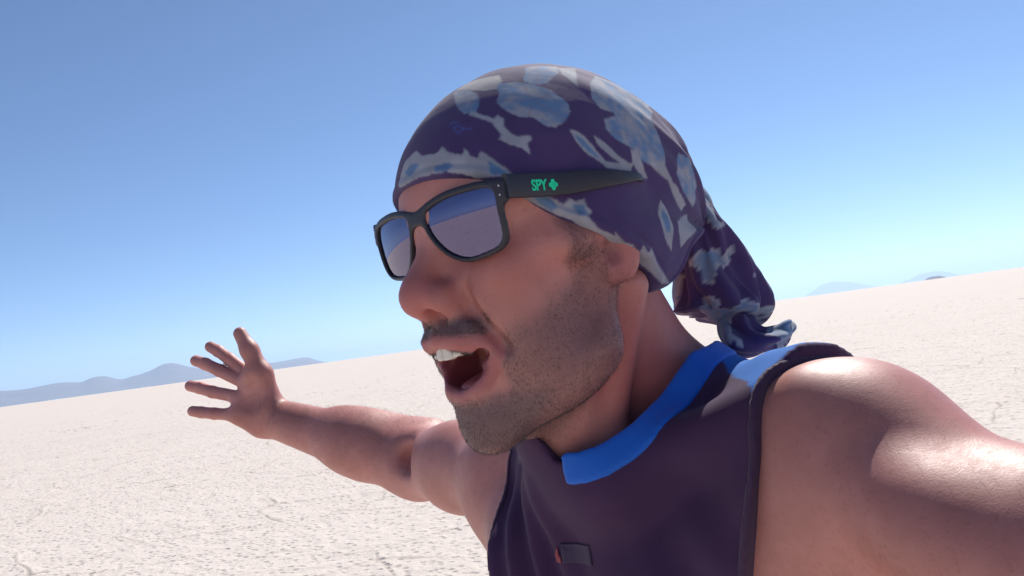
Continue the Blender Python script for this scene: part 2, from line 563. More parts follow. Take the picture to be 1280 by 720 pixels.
def torso(s, grow=0.0):
    g = grow
    s.add(ell((0, -0.008, -0.21), (0.146 + g, 0.096 + g, 0.235 + g)), 0.05, T2)
    s.add(ell((0, 0.004, -0.075), (0.122 + g, 0.072 + g, 0.085 + g)), 0.04, T)
    s.add(ell((0.074, 0.046, -0.115), (0.074 + g, 0.040 + g, 0.062 + g)), 0.04, T2, sym=True)
    s.add(ell((0, -0.008, -0.44), (0.135 + g, 0.090 + g, 0.19 + g)), 0.05, T2)
    for sh, sg in ((SH_L, 1), (SH_R, -1)):
        s.add(rcone(tp(sg * 0.035, -0.030, 0.038), sh + 0.010 * WUP, 0.038 + g, 0.032 + g), 0.04)
        s.add(rcone(tp(sg * 0.075, 0.032, -0.075), sh - 0.010 * WUP, 0.052 + g, 0.046 + g), 0.04)
        s.add(rcone(tp(sg * 0.06, -0.075, -0.10), sh - 0.015 * WUP, 0.052 + g, 0.044 + g), 0.04)
        s.add(rcone(tp(sg * 0.108, -0.02, -0.26), sh - 0.045 * WUP, 0.044 + g, 0.032 + g), 0.05)
    s.add(rcone(tp(0.012, 0.072, 0.002), SH_L + np.array([-0.03, 0.035, -0.01]), 0.011 + g, 0.011 + g), 0.025)
    s.add(rcone(tp(-0.012, 0.072, 0.002), SH_R + np.array([0.0, 0.03, -0.02]), 0.011 + g, 0.011 + g), 0.025)

def add_arm_left(s):
    d = EL_L - SH_L
    s.add(ell(SH_L + np.array([0.004, 0.004, 0.004]), (0.050, 0.047, 0.050)), 0.03)
    s.add(rcone(SH_L + 0.08 * d, SH_L + 0.55 * d, 0.046, 0.043), 0.03)
    s.add(rcone(SH_L + 0.45 * d, EL_L, 0.043, 0.036), 0.03)
    # biceps head, in front of the deltoid
    s.add(ell(at(1182, 660, .405), (0.070, 0.033, 0.034), axes(d, (0, 1, 0))), 0.011)
    s.add(rcone(EL_L, EL_L + 0.45 * (WR_L - EL_L), 0.038, 0.037), 0.03)
    s.add(rcone(EL_L + 0.4 * (WR_L - EL_L), WR_L, 0.037, 0.026), 0.03)

def add_arm_right(s):
    d = EL_R - SH_R; e = WR_R - EL_R
    s.add(ell(SH_R, (0.052, 0.050, 0.052)), 0.03)
    s.add(rcone(SH_R, SH_R + 0.5 * d, 0.048, 0.044), 0.03)
    s.add(rcone(SH_R + 0.5 * d, EL_R, 0.044, 0.040), 0.03)
    s.add(ell(SH_R + 0.60 * d + np.array([0.0, 0.016, -0.020]), (0.085, 0.033, 0.030), axes(d, (0, 1, 0))), 0.015)     # biceps
    s.add(rcone(EL_R, EL_R + 0.42 * e, 0.041, 0.038), 0.03)
    s.add(rcone(EL_R + 0.35 * e, WR_R, 0.038, 0.0275), 0.03)
    s.add(ell(at(513, 574, 1.04 - .052), (0.011, 0.020, 0.012), axes((0.5, 0.8, 0), (0, 0, 1))), 0.030, None, 's')
    s.add(rcone(EL_R + np.array([0.016, 0.022, 0.022]), EL_R + 0.52 * e + np.array([0, 0.019, 0.010]), 0.027, 0.017), 0.022)   # brachioradialis
    s.add(rcone(EL_R + np.array([0.006, -0.014, -0.008]), EL_R + 0.55 * e + np.array([0, -0.006, -0.010]), 0.021, 0.016), 0.02)

def finger(s, pts, rad, k=0.003):
    for a, b, ra, rb in zip(pts[:-1], pts[1:], rad[:-1], rad[1:]):
        s.add(rcone(a, b, ra, rb), k)

HAND_FINGERS = []
def add_hand_right(s):
    D = 1.165
    w = WR_R
    # knuckles, joints and tips: bearing and distance
    fin = {'index':  [(312, 468, D + .010), (287, 449, D + .028), (273, 439, D + .040), (263, 433.5, D + .046)],
           'middle': [(305, 478, D + .004), (274, 463, D + .026), (257, 455, D + .040), (245, 451, D + .046)],
           'ring':   [(302, 497, D - .002), (266, 490, D + .020), (250, 485, D + .033), (238, 482.5, D + .038)],
           'little': [(300, 519, D - .004), (268, 517, D + .008), (252, 515.5, D + .016), (241, 514, D + .019)]}
    rad = {'index': (.0090, .0087, .0085, .0081), 'middle': (.0091, .0089, .0087, .0083), 'ring': (.0089, .0087, .0085, .0081), 'little': (.0085, .0083, .0081, .0077)}
    palm = w + np.array([-0.012, 0.002, 0.004])
    for n, L in fin.items():
        P = [at(*q) for q in L]
        HAND_FINGERS.append(P)
        s.add(rcone(palm + (P[0] - palm) * 0.12, P[0], 0.0165, 0.0098), 0.010)
        finger(s, P, rad[n])
    th = [at(338, 508, D - .004), at(328, 468, D - .010), at(312, 438, D - .002), at(300, 417, D + .006)]
    HAND_FINGERS.append(th)
    finger(s, th, (.0165, .0135, .0114, .0094), 0.010)
    s.add(rcone(th[0] + np.array([-0.006, 0.004, -0.006]), at(316, 470, D - .006), 0.019, 0.013), 0.016)        # thenar
    s.add(rcone(at(326, 530, D - .004), at(302, 516, D - .004), 0.0185, 0.015), 0.016)                          # hypothenar
    s.add(ell(at(312, 495, D - .030), (0.016, 0.020, 0.013)), 0.014, None, 's')                                 # hollow of the palm
    s.add(rcone(at(321, 466, D + .006), at(313, 470, D + .010), 0.008, 0.007), 0.010)                           # web

def add_hand_left(s):
    # the hand that holds the camera, out of view beside it
    k = [WR_L + np.array([-0.050, 0.022 + 0.02 * i, -0.040]) for i in (-1, 0, 1, 2)]
    for i, q in enumerate(k):
        q = q + np.array([0.0, 0.0, 0.0])
        s.add(rcone(WR_L, q, 0.019, 0.012), 0.016)
        finger(s, [q, q + np.array([-0.026, 0.004, -0.030]), q + np.array([-0.048, 0.004, -0.030]), q + np.array([-0.060, 0.003, -0.016])], (.0098, .009, .0085, .0075))
    t = [WR_L + np.array([-0.012, -0.016, 0.0]), WR_L + np.array([-0.038, -0.034, 0.002]), WR_L + np.array([-0.066, -0.040, -0.004]), WR_L + np.array([-0.086, -0.036, -0.010])]
    finger(s, t, (.015, .0125, .0105, .0085), 0.009)

def skin_material():
    g = N('skin')
    P = g.pos()
    n1 = g.noise(22, 4, 0.6, P); n2 = g.noise(140, 3, 0.6, P); n3 = g.noise(900, 2, 0.6, P)
    c = g.mix(g.ramp(n1.outputs[0], [(0.3, (0, 0, 0)), (0.7, (1, 1, 1))]), (0.47, 0.186, 0.155), (0.58, 0.252, 0.212))
    c = g.mix(g.math('MULTIPLY', g.ramp(n2.outputs[0], [(0.45, (0, 0, 0)), (0.75, (1, 1, 1))]), 0.25), c, (0.42, 0.138, 0.108))
    n4 = g.noise(9, 3, 0.6, P, 0.5)
    c = g.mix(g.math('MULTIPLY', g.ramp(n4.outputs[0], [(0.42, (0, 0, 0)), (0.62, (1, 1, 1))]), 0.40), c, (0.33, 0.130, 0.095))
    n5 = g.noise(330, 2, 0.5, P)
    c = g.mix(g.math('MULTIPLY', g.ramp(n5.outputs[0], [(0.60, (0, 0, 0)), (0.72, (1, 1, 1))]), 0.30), c, (0.27, 0.105, 0.075))
    flush = g.attr('flush').outputs['Fac']
    c = g.mix(g.math('MULTIPLY', flush, 0.65), c, (0.40, 0.095, 0.086))
    lip = g.attr('lip').outputs['Fac']
    c = g.mix(g.math('MULTIPLY', lip, 0.75), c, (0.36, 0.105, 0.105))
    beard = g.attr('beard').outputs['Fac']
    c = g.mix(g.math('MULTIPLY', beard, g.math('ADD', 0.46, g.math('MULTIPLY', n3.outputs[0], 0.35))), c, (0.118, 0.078, 0.083))
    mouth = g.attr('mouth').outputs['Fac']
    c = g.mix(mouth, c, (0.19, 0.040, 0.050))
    b = g.bump(n3.outputs[0], 0.18, 0.0006)
    b = g.bump(n2.outputs[0], 0.10, 0.0012, b)
    cre = g.attr('crease').outputs['Fac']
    c = g.mix(g.math('MULTIPLY', cre, 0.13), c, (0.24, 0.075, 0.062))
    b = g.bump(g.math('MULTIPLY', cre, -1.0), 0.4, 0.0008, b)
    ro = g.math('ADD', 0.40, g.math('MULTIPLY', n2.outputs[0], 0.22))
    p = g.principled(c, ro, b, Specular_IOR_Level=0.45)
    p.inputs['Subsurface Weight'].default_value = 0.12
    p.inputs['Subsurface Radius'].default_value = (1.0, 0.4, 0.25)
    p.inputs['Subsurface Scale'].default_value = 0.006
    return g.m

def sstep(a, b, x):
    t = np.clip((x - a) / (b - a), 0, 1); return t * t * (3 - 2 * t)
def seg_dist(P, a, b):
    a = np.asarray(a, float); b = np.asarray(b, float); ab = b - a
    t = np.clip(((P - a) @ ab) / max(ab @ ab, 1e-12), 0, 1)
    return np.linalg.norm(P - a - t[:, None] * ab, axis=1)

def crease_mask(V):
    """palm lines, finger joints, laughter lines"""
    c = np.zeros(len(V)); hand = np.linalg.norm(V - at(290, 490, 1.17), axis=1) < 0.16
    idx = np.flatnonzero(hand); v = V[idx]; cc = np.zeros(len(idx))
    for P in HAND_FINGERS:
        for k in (1, 2):
            dv = P[k + 1] - P[k - 1]; dv = dv / np.linalg.norm(dv); w = v - P[k]
            cc = np.maximum(cc, 0.4 * np.exp(-((w @ dv) / 0.0011) ** 2) * (np.linalg.norm(w, axis=1) < 0.0135) * (w[:, 2] < 0.002))
    for L in ([(303, 486), (312, 481), (322, 476), (330, 468)], [(300, 503), (312, 497), (324, 492), (333, 485)], [(330, 470), (325, 488), (327, 508), (334, 524)], [(345, 505), (343, 520), (338, 540)], [(349, 506), (347, 521), (342, 543)]):
        A_ = [at(x, y, 1.15) for x, y in L]
        for a, b in zip(A_[:-1], A_[1:]):
            q = v.copy(); q[:, 2] = 1.15
            cc = np.maximum(cc, np.exp(-(seg_dist(q, a, b) / 0.0012) ** 2) * (v[:, 2] < 1.165))
    c[idx] = cc
    q = H.loc(V)
    for a, b in (((.069, .066, .012), (.071, .046, .018)), ((.069, .066, .008), (.072, .045, .006)), ((.068, .065, .003), (.071, .047, -.005)), ((.024, .0915, -.028), (.036, .078, -.050)), ((.041, .071, -.052), (.044, .064, -.072))):
        for sg in (1, -1):
            qq = q * np.array([sg, 1, 1]); dd = seg_dist(qq[:, 1:] , np.array(a)[1:], np.array(b)[1:])
            c = np.maximum(c, (0.28 if a[1] < .07 and a[2] > 0 else 0.6) * np.exp(-(dd / 0.0014) ** 2) * (np.abs(qq[:, 0] - a[0]) < 0.02))
    return c

def face_masks(V):
    q = H.loc(V); q[:, 0] = np.abs(q[:, 0])
    x, y, z = q.T
    near = np.linalg.norm(q - [0, 0.02, -0.03], axis=1) < 0.16
    up_l = np.minimum(seg_dist(q, (0, .0985, -.0456), (.014, .095, -.0468)), seg_dist(q, (.014, .095, -.0468), (.0280, .0765, -.0530)))
    lo_l = np.minimum(seg_dist(q, (0, .0830, -.0820), (.013, .0810, -.0795)), seg_dist(q, (.013, .0810, -.0795), (.0275, .0740, -.0600)))
    lip = np.maximum(sstep(.0078, .0058, up_l) * sstep(-.0400, -.0440, z + 0.12 * x), sstep(.0084, .0062, lo_l))
    lip *= near
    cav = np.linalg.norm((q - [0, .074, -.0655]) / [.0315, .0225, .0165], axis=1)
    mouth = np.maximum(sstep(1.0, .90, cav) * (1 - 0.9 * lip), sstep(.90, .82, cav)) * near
    # beard: cheek line, jaw, chin, moustache, sideburn
    line = np.interp(y, [-.02, .01, .03, .06, .085, .10], [.01, .01, -.014, -.036, -.050, -.056])
    wob = (fbm(V * 60, 3) - 0.5) * 0.010
    b = sstep(.006, -.012, z - line + wob)
    b *= sstep(-.012, .006, y + 0.25 * (z + .03)) * sstep(-.134, -.116, z - 0.10 * (y - .07) + wob)
    side = sstep(.007, -.004, np.abs(y - .029 - .3 * z) - .0085 + wob * .9) * sstep(-.022, -.010, z + wob) * (x > .05) * (z < .05)
    mst = sstep(-.030, -.038, z + wob * .5) * sstep(.038, .024, x + wob) * sstep(.070, .082, y) * (z > -.062)
    b = np.maximum.reduce([b * (0.85 + 0.45 * sstep(-.078, -.092, z) * sstep(.045, .060, y)), 0.95 * side, 1.35 * mst])
    und = sstep(.026, .034, x) + sstep(-.088, -.098, z)
    b *= np.clip(und + mst + sstep(-.080, -.086, z) * .8, 0, 1) * (1 - lip) * (1 - mouth) * near * sstep(.085, .070, x + 0 * z)
    fl = np.exp(-(np.linalg.norm((q - [0, .108, -.018]) / [.02, .02, .02], axis=1)) ** 2) + 0.6 * np.exp(-(np.linalg.norm((q - [.045, .07, -.008]) / [.025, .03, .02], axis=1)) ** 2)
    ear = np.exp(-(np.linalg.norm((q - [.076, .010, -.012]) / [.02, .02, .025], axis=1)) ** 2)
    nk = sstep(.075, .060, seg_dist(V, hp(0, -.02, -.03), tp(0, .0, .03))) * sstep(-.02, -.035, z + .55 * (y - .0)) * (1 - np.clip(b, 0, 1))
    fl = np.maximum(np.maximum(fl, ear) * near, nk)
    return b, lip, mouth, np.clip(fl, 0, 1), side + 0 * z

BODY = make_body()
FEET = to_world(tp(0, 0, 0)); FEET[2] = 0.0
person = empty('person', FEET)
tag(person, 'man in sunglasses, patterned head scarf and dark sleeveless top, mouth open, arm flung out', 'person')
SKIN = skin_material()
BV, BQ = surface_net(lambda P, c: BODY(P, c), (-0.54, -0.62, -0.09), (0.42, 0.19, 1.28), 0.0020)
low = T.loc(BV)[:, 2] > -0.40
BV = relax(BV, BQ, 1, 0.4)
keep = low[BQ].all(1)
BQ = BQ[keep]
used = np.zeros(len(BV), bool); used[BQ.ravel()] = True
remap = np.cumsum(used) - 1
BV = BV[used]; BQ = remap[BQ]
bm_ = mesh_np('body', to_world(BV), BQ)
bd, lp, mo, fl, sb = face_masks(BV)
fattr(bm_, 'beard', bd); fattr(bm_, 'lip', lp); fattr(bm_, 'mouth', mo); fattr(bm_, 'flush', fl); fattr(bm_, 'crease', crease_mask(BV))
body = add_obj('body', bm_, SKIN, person)
print('body verts', len(BV), 'quads', len(BQ))

# ------------------------------------------------------------------ head scarf
def chaikin(P, n=2, closed=True):
    P = np.asarray(P, float)
    for _ in range(n):
        Qn = np.roll(P, -1, 0)
        P = np.stack([0.75 * P + 0.25 * Qn, 0.25 * P + 0.75 * Qn], 1).reshape(-1, P.shape[1])
    return P

EDGE_Y = np.array([-0.16, -0.105, -0.078, -0.058, -0.046, -0.017, 0.024, 0.045, 0.064, 0.080, 0.097])
EDGE_Z = np.array([0.006, 0.004, -0.010, -0.036, -0.0365, -0.0150, 0.0055, 0.0190, 0.0335, 0.0460, 0.0530])
KNOT = np.array([0.03, -0.132, 0.004])
scarf_base = Sculpt()
cranium(scarf_base, 0.0042)
scarf_base.add(ell((0.0745, 0.004, 0.006), (0.0115, 0.026, 0.036)), 0.02, H, sym=True)
scarf_base.add(ell((0.006, -0.080, 0.038), (0.054, 0.048, 0.060)), 0.04, H)
scarf_base.add(rcone((0.015, -0.085, 0.045), (0.018, -0.106, 0.014), 0.036, 0.018), 0.03, H)
scarf_base.add(rcone((0.045, -0.040, -0.005), (0.030, -0.085, -0.012), 0.030, 0.030), 0.03, H, sym=True)
def scarf_fn(P, c):
    d = scarf_base(P, c)
    q = H.loc(P)
    k = q - KNOT
    rr = np.linalg.norm(k, axis=1)
    ang = np.arctan2(k[:, 2], k[:, 1] + 0.3 * k[:, 0])
    fold = np.sin(ang * 17 + 1.3 * np.sin(rr * 40) + q[:, 0] * 30) * 0.0032 * np.exp(-(rr / 0.085) ** 2)
    fold += np.sin(ang * 8 + 2.0 + q[:, 0] * 18) * 0.0030 * np.exp(-((rr - 0.05) / 0.07) ** 2)
    # long soft drag lines toward the knot
    fold += (fbm(np.stack([ang * 5, rr * 12, q[:, 0] * 14], 1) + 3, 3) - 0.5) * 0.0048
    ze = np.interp(q[:, 1], EDGE_Y, EDGE_Z)
    hem = q[:, 2] - ze
    fold += 0.0011 * np.exp(-((hem - 0.0035) / 0.0022) ** 2) - 0.0006 * np.exp(-((hem - 0.0085) / 0.0012) ** 2)
    d = d - fold
    return smax(d, (ze - q[:, 2]) * 1.08, 0.0035)
SV, SQ = surface_net(scarf_fn, (-0.13, -0.09, 0.40), (0.20, 0.19, 0.80), 0.00105, lip=1.8)
SV = relax(SV, SQ, 2, 0.5)

def loft(C, RX, RY, up_hint, fold, n=72, m=90):
    """closed tube along control points, with folds(theta, s)"""
    C = np.asarray(C, float); t = np.linspace(0, 1, len(C)); s = np.linspace(0, 1, m)
    def cr(Y):
        Y = np.asarray(Y, float)
        if Y.ndim == 1: Y = Y[:, None]
        out = np.zeros((m, Y.shape[1]))
        for i, x in enumerate(s * (len(C) - 1)):
            j = min(int(x), len(C) - 2); f = x - j
            p0 = Y[max(j - 1, 0)]; p1 = Y[j]; p2 = Y[j + 1]; p3 = Y[min(j + 2, len(C) - 1)]
            out[i] = 0.5 * (2 * p1 + (p2 - p0) * f + (2 * p0 - 5 * p1 + 4 * p2 - p3) * f * f + (3 * p1 - p0 - 3 * p2 + p3) * f ** 3)
        return out
    c = cr(C); rx = cr(RX)[:, 0]; ry = cr(RY)[:, 0]
    tg = np.gradient(c, axis=0); tg /= np.linalg.norm(tg, axis=1)[:, None]
    bz = np.asarray(up_hint, float); side = np.cross(tg, bz); side /= np.linalg.norm(side, axis=1)[:, None]
    nrm = np.cross(side, tg)
    th = np.linspace(0, 2 * np.pi, n, endpoint=False)
    Th, S_ = np.meshgrid(th, s)
    r = 1 + fold(Th, S_)
    V = c[:, None] + side[:, None] * (np.cos(Th) * r * rx[:, None])[..., None] + nrm[:, None] * (np.sin(Th) * r * ry[:, None])[..., None]
    V = V.reshape(-1, 3)
    i = np.arange(m - 1)[:, None] * n; j = np.arange(n)[None]; jn = (j + 1) % n
    Q = np.stack([i + j, i + jn, i + n + jn, i + n + j], -1).reshape(-1, 4)
    V = np.concatenate([V, [c[0]], [c[-1]]]); a = len(V) - 2; b = len(V) - 1
    return V, Q, (Th, S_)

def fold_tail(th, s):
    p = th + 1.5 * s
    a = 0.6 + 0.8 * s
    return a * (0.15 * np.sin(4 * p + 5 * s) + 0.13 * np.abs(np.sin(3.5 * th - 3 * s + 1)) - 0.06 + 0.07 * np.sin(13 * th + 9 * s) + 0.05 * np.sin(16 * s + 2 * th))
TV, TQ, _ = loft([at(838, 214, .668), at(858, 250, .668), at(873, 285, .670), at(887, 325, .672), at(898, 362, .672), at(904, 392, .668), at(901, 408, .664)],
                 [0.002, 0.015, 0.0195, 0.026, 0.032, 0.031, 0.001], [0.012, 0.024, 0.029, 0.024, 0.024, 0.022, 0.001], (0, 0, -1), fold_tail)
def fold_frill(th, s):
    return 0.25 * np.sin(3 * th + 7 * s) + 0.18 * np.sin(5 * th - 11 * s)
FV, FQ, _ = loft([at(900, 402, .660), at(922, 418, .652), at(945, 425, .648), at(965, 421, .650), at(980, 411, .654), at(987, 401, .658)],
                 [0.003, 0.015, 0.012, 0.009, 0.006, 0.001], [0.003, 0.020, 0.020, 0.018, 0.013, 0.002], (0, 0, -1), fold_frill, 48, 70)

# print: pale blossoms and sprigs on dark violet, laid out flat on the cloth: degrees round a point on the left of the brow
PRINT_AX = axes((-0.7071, 0.7071, 0), (0, 0, 1))          # (towards the brow, up, towards the left temple)
if PRINT_AX[:, 2] @ np.array([0.7, 0.7, 0]) < 0: PRINT_AX[:, 2] *= -1
def print_uv(V):
    q = H.loc(V) - np.array([0, -0.02, 0.03])
    q /= np.linalg.norm(q, axis=1)[:, None]
    far = (q @ PRINT_AX[:, 2] < -0.02 - 0.35 * q[:, 2])
    q[far, :2] = -q[far, :2]                                # the print repeats on the other side
    e = q @ PRINT_AX
    th = np.degrees(np.arccos(np.clip(e[:, 2], -1, 1))); rr = np.hypot(e[:, 0], e[:, 1]) + 1e-9
    return th * e[:, 0] / rr, th * e[:, 1] / rr
MOTIFS = [
    ('sunlit', [(30.7,52.3), (26.5,57.9), (18.9,56.7), (12.5,56.0), (10.9,50.1), (12.6,44.4), (17.5,44.3), (22.8,46.8)]),  # petal at the crown's edge, sunlight on it painted in as a paler colour
    ('flower', [(30.6,50.4), (24.3,47.6), (19.8,42.8), (18.8,37.4), (19.7,33.3), (23.6,33.4), (26.5,37.9)]),
    ('leaf', [(21.4,34.0), (17.5,31.2), (13.8,28.9), (12.7,30.8), (10.9,28.9), (10.7,25.0), (8.6,22.5), (7.1,21.6), (2.5,22.1), (2.4,20.5), (4.2,19.1), (3.7,14.6), (6.1,17.3), (9.5,18.6), (12.8,20.6), (12.0,22.4), (14.4,27.2), (18.0,29.5), (21.9,32.1)]),
    ('flower', [(12.1,47.3), (8.7,47.7), (5.2,48.4), (-1.0,46.6), (-7.4,44.3), (-10.0,41.2), (-12.7,38.5), (-13.1,34.1), (-10.5,29.6), (-6.1,26.2), (-2.5,26.7), (0.6,30.1), (5.2,29.9), (8.9,32.2), (12.0,36.5), (11.2,41.2)]),
    ('flower', [(1.5,61.0), (-5.3,65.2), (-12.6,67.8), (-12.1,58.0), (-6.7,49.6), (-1.8,47.8), (2.0,49.6)]),
    ('leaf', [(-13.2,66.3), (-18.0,67.6), (-23.4,70.6), (-20.8,56.9), (-19.9,49.8), (-17.3,52.6), (-14.2,57.1)]),
    ('flower', [(-35.0,67.6), (-47.5,68.4), (-51.5,67.1), (-57.6,70.1), (-56.1,60.2), (-65.8,66.6), (-72.3,63.0), (-63.7,45.5), (-57.7,37.3), (-46.1,32.6), (-37.5,35.4), (-36.5,39.0), (-30.1,39.3), (-26.9,44.5), (-28.0,53.5)]),
    ('flower', [(-30.9,32.6), (-37.7,36.2), (-46.3,33.2), (-53.4,36.0), (-60.5,38.6), (-62.7,33.1), (-64.3,28.4), (-65.2,23.3), (-64.2,14.4), (-55.2,13.1), (-47.1,15.9), (-43.3,20.5), (-34.9,23.6), (-30.6,27.9)]),
    ('leaf', [(-41.9,20.3), (-47.1,15.9), (-50.3,10.9), (-53.9,5.5), (-48.0,6.9), (-42.0,12.9)]),
    ('leaf', [(-52.9,13.8), (-63.8,15.2), (-66.8,9.5), (-70.6,3.7), (-66.0,5.5), (-60.4,9.0)]),
    ('leaf', [(-11.9,25.4), (-14.6,24.9), (-17.9,23.2), (-20.6,20.3), (-23.1,17.0), (-26.0,12.4), (-30.2,11.7), (-36.0,12.2), (-42.8,13.0), (-40.0,8.6), (-32.2,8.5), (-26.0,9.0), (-24.1,11.2), (-20.5,14.2), (-16.9,16.9), (-13.9,20.7)]),
    ('blue', [(-13.7,23.7), (-17.0,22.1), (-19.6,19.3), (-22.1,16.3), (-23.5,13.1), (-19.7,15.8), (-15.6,19.8)]),
    ('leaf', [(-22.4,23.9), (-27.3,21.5), (-30.5,18.4), (-34.0,15.3), (-41.1,11.6), (-36.0,11.1), (-29.2,14.8), (-26.4,17.5), (-23.7,20.1)]),
    ('leaf', [(50.9,16.7), (47.8,21.8), (43.8,23.2), (41.2,23.7), (38.2,20.6), (33.1,19.3), (31.4,19.7), (30.2,21.4), (28.8,19.0), (26.0,17.3), (24.0,16.7), (23.3,19.1), (21.7,16.1), (19.7,14.6), (18.5,17.2), (15.0,13.7), (11.9,10.6), (10.1,8.0), (12.9,7.9), (15.8,8.0), (21.2,8.8), (24.3,10.3), (29.1,12.1), (33.6,12.6), (40.0,13.0), (44.2,12.8), (49.7,13.1)]),
    ('blue', [(33.3,15.1), (28.8,15.3), (27.0,13.8), (29.1,12.1), (32.9,12.8)]),
    ('blue', [(16.8,13.6), (13.4,10.9), (11.2,8.3), (13.8,8.6), (16.3,8.9)]),
    ('blue', [(47.1,17.6), (42.4,19.4), (39.1,17.5), (43.9,14.8)]),
    ('leaf', [(11.0,2.1), (5.7,2.2), (1.5,0.9), (-2.9,-2.0), (-5.1,-3.9), (-7.5,-1.6), (-9.7,-3.3), (-13.0,-2.8), (-13.4,-5.8), (-15.1,-8.0), (-13.1,-9.6), (-15.9,-14.3), (-20.0,-17.0), (-24.3,-19.7), (-25.0,-24.4), (-18.2,-21.5), (-13.6,-17.0), (-10.0,-13.2), (-6.8,-9.9), (-2.0,-7.4), (0.8,-5.4), (3.5,-3.5), (7.7,-0.4)]),
    ('blue', [(5.4,1.1), (2.5,0.2), (-0.6,-0.8), (-2.7,-4.7), (0.2,-5.5), (4.2,-1.5)]),
    ('blue', [(-8.3,-4.6), (-12.5,-5.1), (-13.2,-9.0), (-10.0,-8.7)]),
    ('leaf', [(-22.1,-16.6), (-26.8,-21.9), (-30.2,-23.5), (-34.3,-27.9), (-35.1,-24.3), (-38.3,-28.5), (-42.4,-27.8), (-44.7,-34.9), (-52.1,-44.2), (-59.1,-52.7), (-51.2,-49.6), (-46.1,-44.2), (-42.5,-40.1), (-38.9,-36.4), (-34.2,-31.9), (-29.5,-28.1), (-25.0,-24.4)]),
    ('leaf', [(-61.1,-5.8), (-64.0,-12.6), (-62.4,-17.1), (-61.3,-21.4), (-58.6,-27.0), (-57.4,-32.8), (-53.2,-26.9), (-52.3,-22.4), (-52.6,-18.1), (-54.1,-13.8)]),
    ('blue', [(-60.7,-10.6), (-61.5,-15.3), (-58.0,-22.7), (-54.3,-23.0), (-56.2,-14.9)]),
    ('flower', [(-77.5,20.8), (-83.6,18.0), (-86.4,11.9), (-90.0,5.7), (-93.2,-1.0), (-93.2,-8.6), (-89.3,-10.8), (-84.0,-5.9), (-79.1,-1.1), (-75.9,3.6), (-73.4,8.3), (-75.6,14.5)]),
    ('leaf', [(-67.0,5.5), (-72.9,2.7), (-77.7,-2.9), (-83.0,-8.9), (-80.0,-13.0), (-72.9,-3.8), (-69.9,0.9)]),
    ('leaf', [(-68.7,-18.5), (-85.1,-15.2), (-91.8,-19.5), (-73.4,-28.0), (-66.4,-32.8), (-65.3,-27.7), (-65.6,-23.0)]),
    ('mark', [(28.1,28.0), (27.5,29.7), (25.5,29.2), (25.1,28.4), (26.9,28.1), (26.7,27.4), (24.7,27.9), (25.5,29.9), (27.9,30.4), (28.6,28.4)]),
    ('mark', [(27.0,27.6), (26.2,26.0), (25.2,24.4), (24.0,25.4), (23.0,26.1), (23.3,26.6), (24.3,25.9), (25.2,25.0), (25.8,26.2), (26.6,27.8)]),
    ('mark', [(25.0,27.5), (24.2,26.8), (23.2,26.1), (23.1,26.6), (24.1,27.2), (24.9,28.0)]),
    ('mark', [(23.1,26.0), (21.7,25.7), (20.3,26.0), (20.4,26.4), (21.8,26.1), (23.1,26.4)])]
def in_poly(u, v, P):
    P = np.asarray(P, float); ins = np.zeros(len(u), bool)
    lo = P.min(0) - 1; hi = P.max(0) + 1
    idx = np.flatnonzero((u > lo[0]) & (u < hi[0]) & (v > lo[1]) & (v < hi[1]))
    if not len(idx): return ins
    a = u[idx]; b = v[idx]; r = np.zeros(len(idx), bool)
    x0, y0 = P[-1]
    for x1, y1 in P:
        c = ((y1 > b) != (y0 > b)) & (a < (x0 - x1) * (b - y1) / (y0 - y1 + 1e-12) + x1)
        r ^= c; x0, y0 = x1, y1
    ins[idx] = r
    return ins
VIOLET = np.array([0.062, 0.036, 0.118]); PALE = np.array([0.30, 0.305, 0.345]); BLUE = np.array([0.110, 0.195, 0.335]); SUNLIT = np.array([0.36, 0.33, 0.33]); PINK = np.array([0.24, 0.15, 0.17])
def scarf_colour(V, motifs, seed):
    az, el = print_uv(V)
    col = np.tile(VIOLET, (len(V), 1)) * (0.85 + 0.3 * fbm(V * 90, 3))[:, None]
    for kind, P in motifs:
        c = np.mean(P, 0)
        m = in_poly(az, el, P)
        if kind == 'leaf': base = PALE
        elif kind == 'blue': base = BLUE
        elif kind == 'sunlit': base = SUNLIT
        elif kind == 'violet': base = VIOLET
        elif kind == 'mark': base = np.array([0.07, 0.09, 0.30])
        else: base = PALE
        col[m] = base * (0.78 + 0.45 * fbm(V[m] * 120 + 5, 3))[:, None]
        if kind == 'flower':
            In = (np.asarray(P) - c) * 1.06 + c
            mi = in_poly(az, el, In)
            n = fbm(V[mi] * 150 + 9, 3)[:, None]; w = np.clip((n - 0.35) * 3, 0, 1)
            col[mi] = BLUE * 1.05 * (1 - w) + PALE * w
            ang = np.arctan2(el[mi] - c[1], (az[mi] - c[0]) * 1.0); rad = np.hypot(el[mi] - c[1], (az[mi] - c[0]) * 1.0)
            vein = np.clip(1 - np.abs(np.sin(ang * 2.5)) * (rad + 2) * 0.5, 0, 1)[:, None] * 0.5
            col[mi] = col[mi] * (1 - vein) + PINK * vein
    return col

def loose_colour(V, seed, sc=38):
    n1 = fbm(V * sc + seed, 2); n2 = fbm(V * sc * 2.6 + seed + 4, 3)
    n = n1 * 0.72 + n2 * 0.28
    col = np.tile(VIOLET, (len(V), 1)) * (0.85 + 0.3 * fbm(V * 90, 3))[:, None]
    a = n > 0.505
    col[a] = PALE * (0.8 + 0.4 * n2[a])[:, None]
    b = n > 0.55
    col[b] = BLUE * 1.05 * (1 - n2[b])[:, None] * 1.3 + PALE * (n2[b] ** 2)[:, None]
    return col

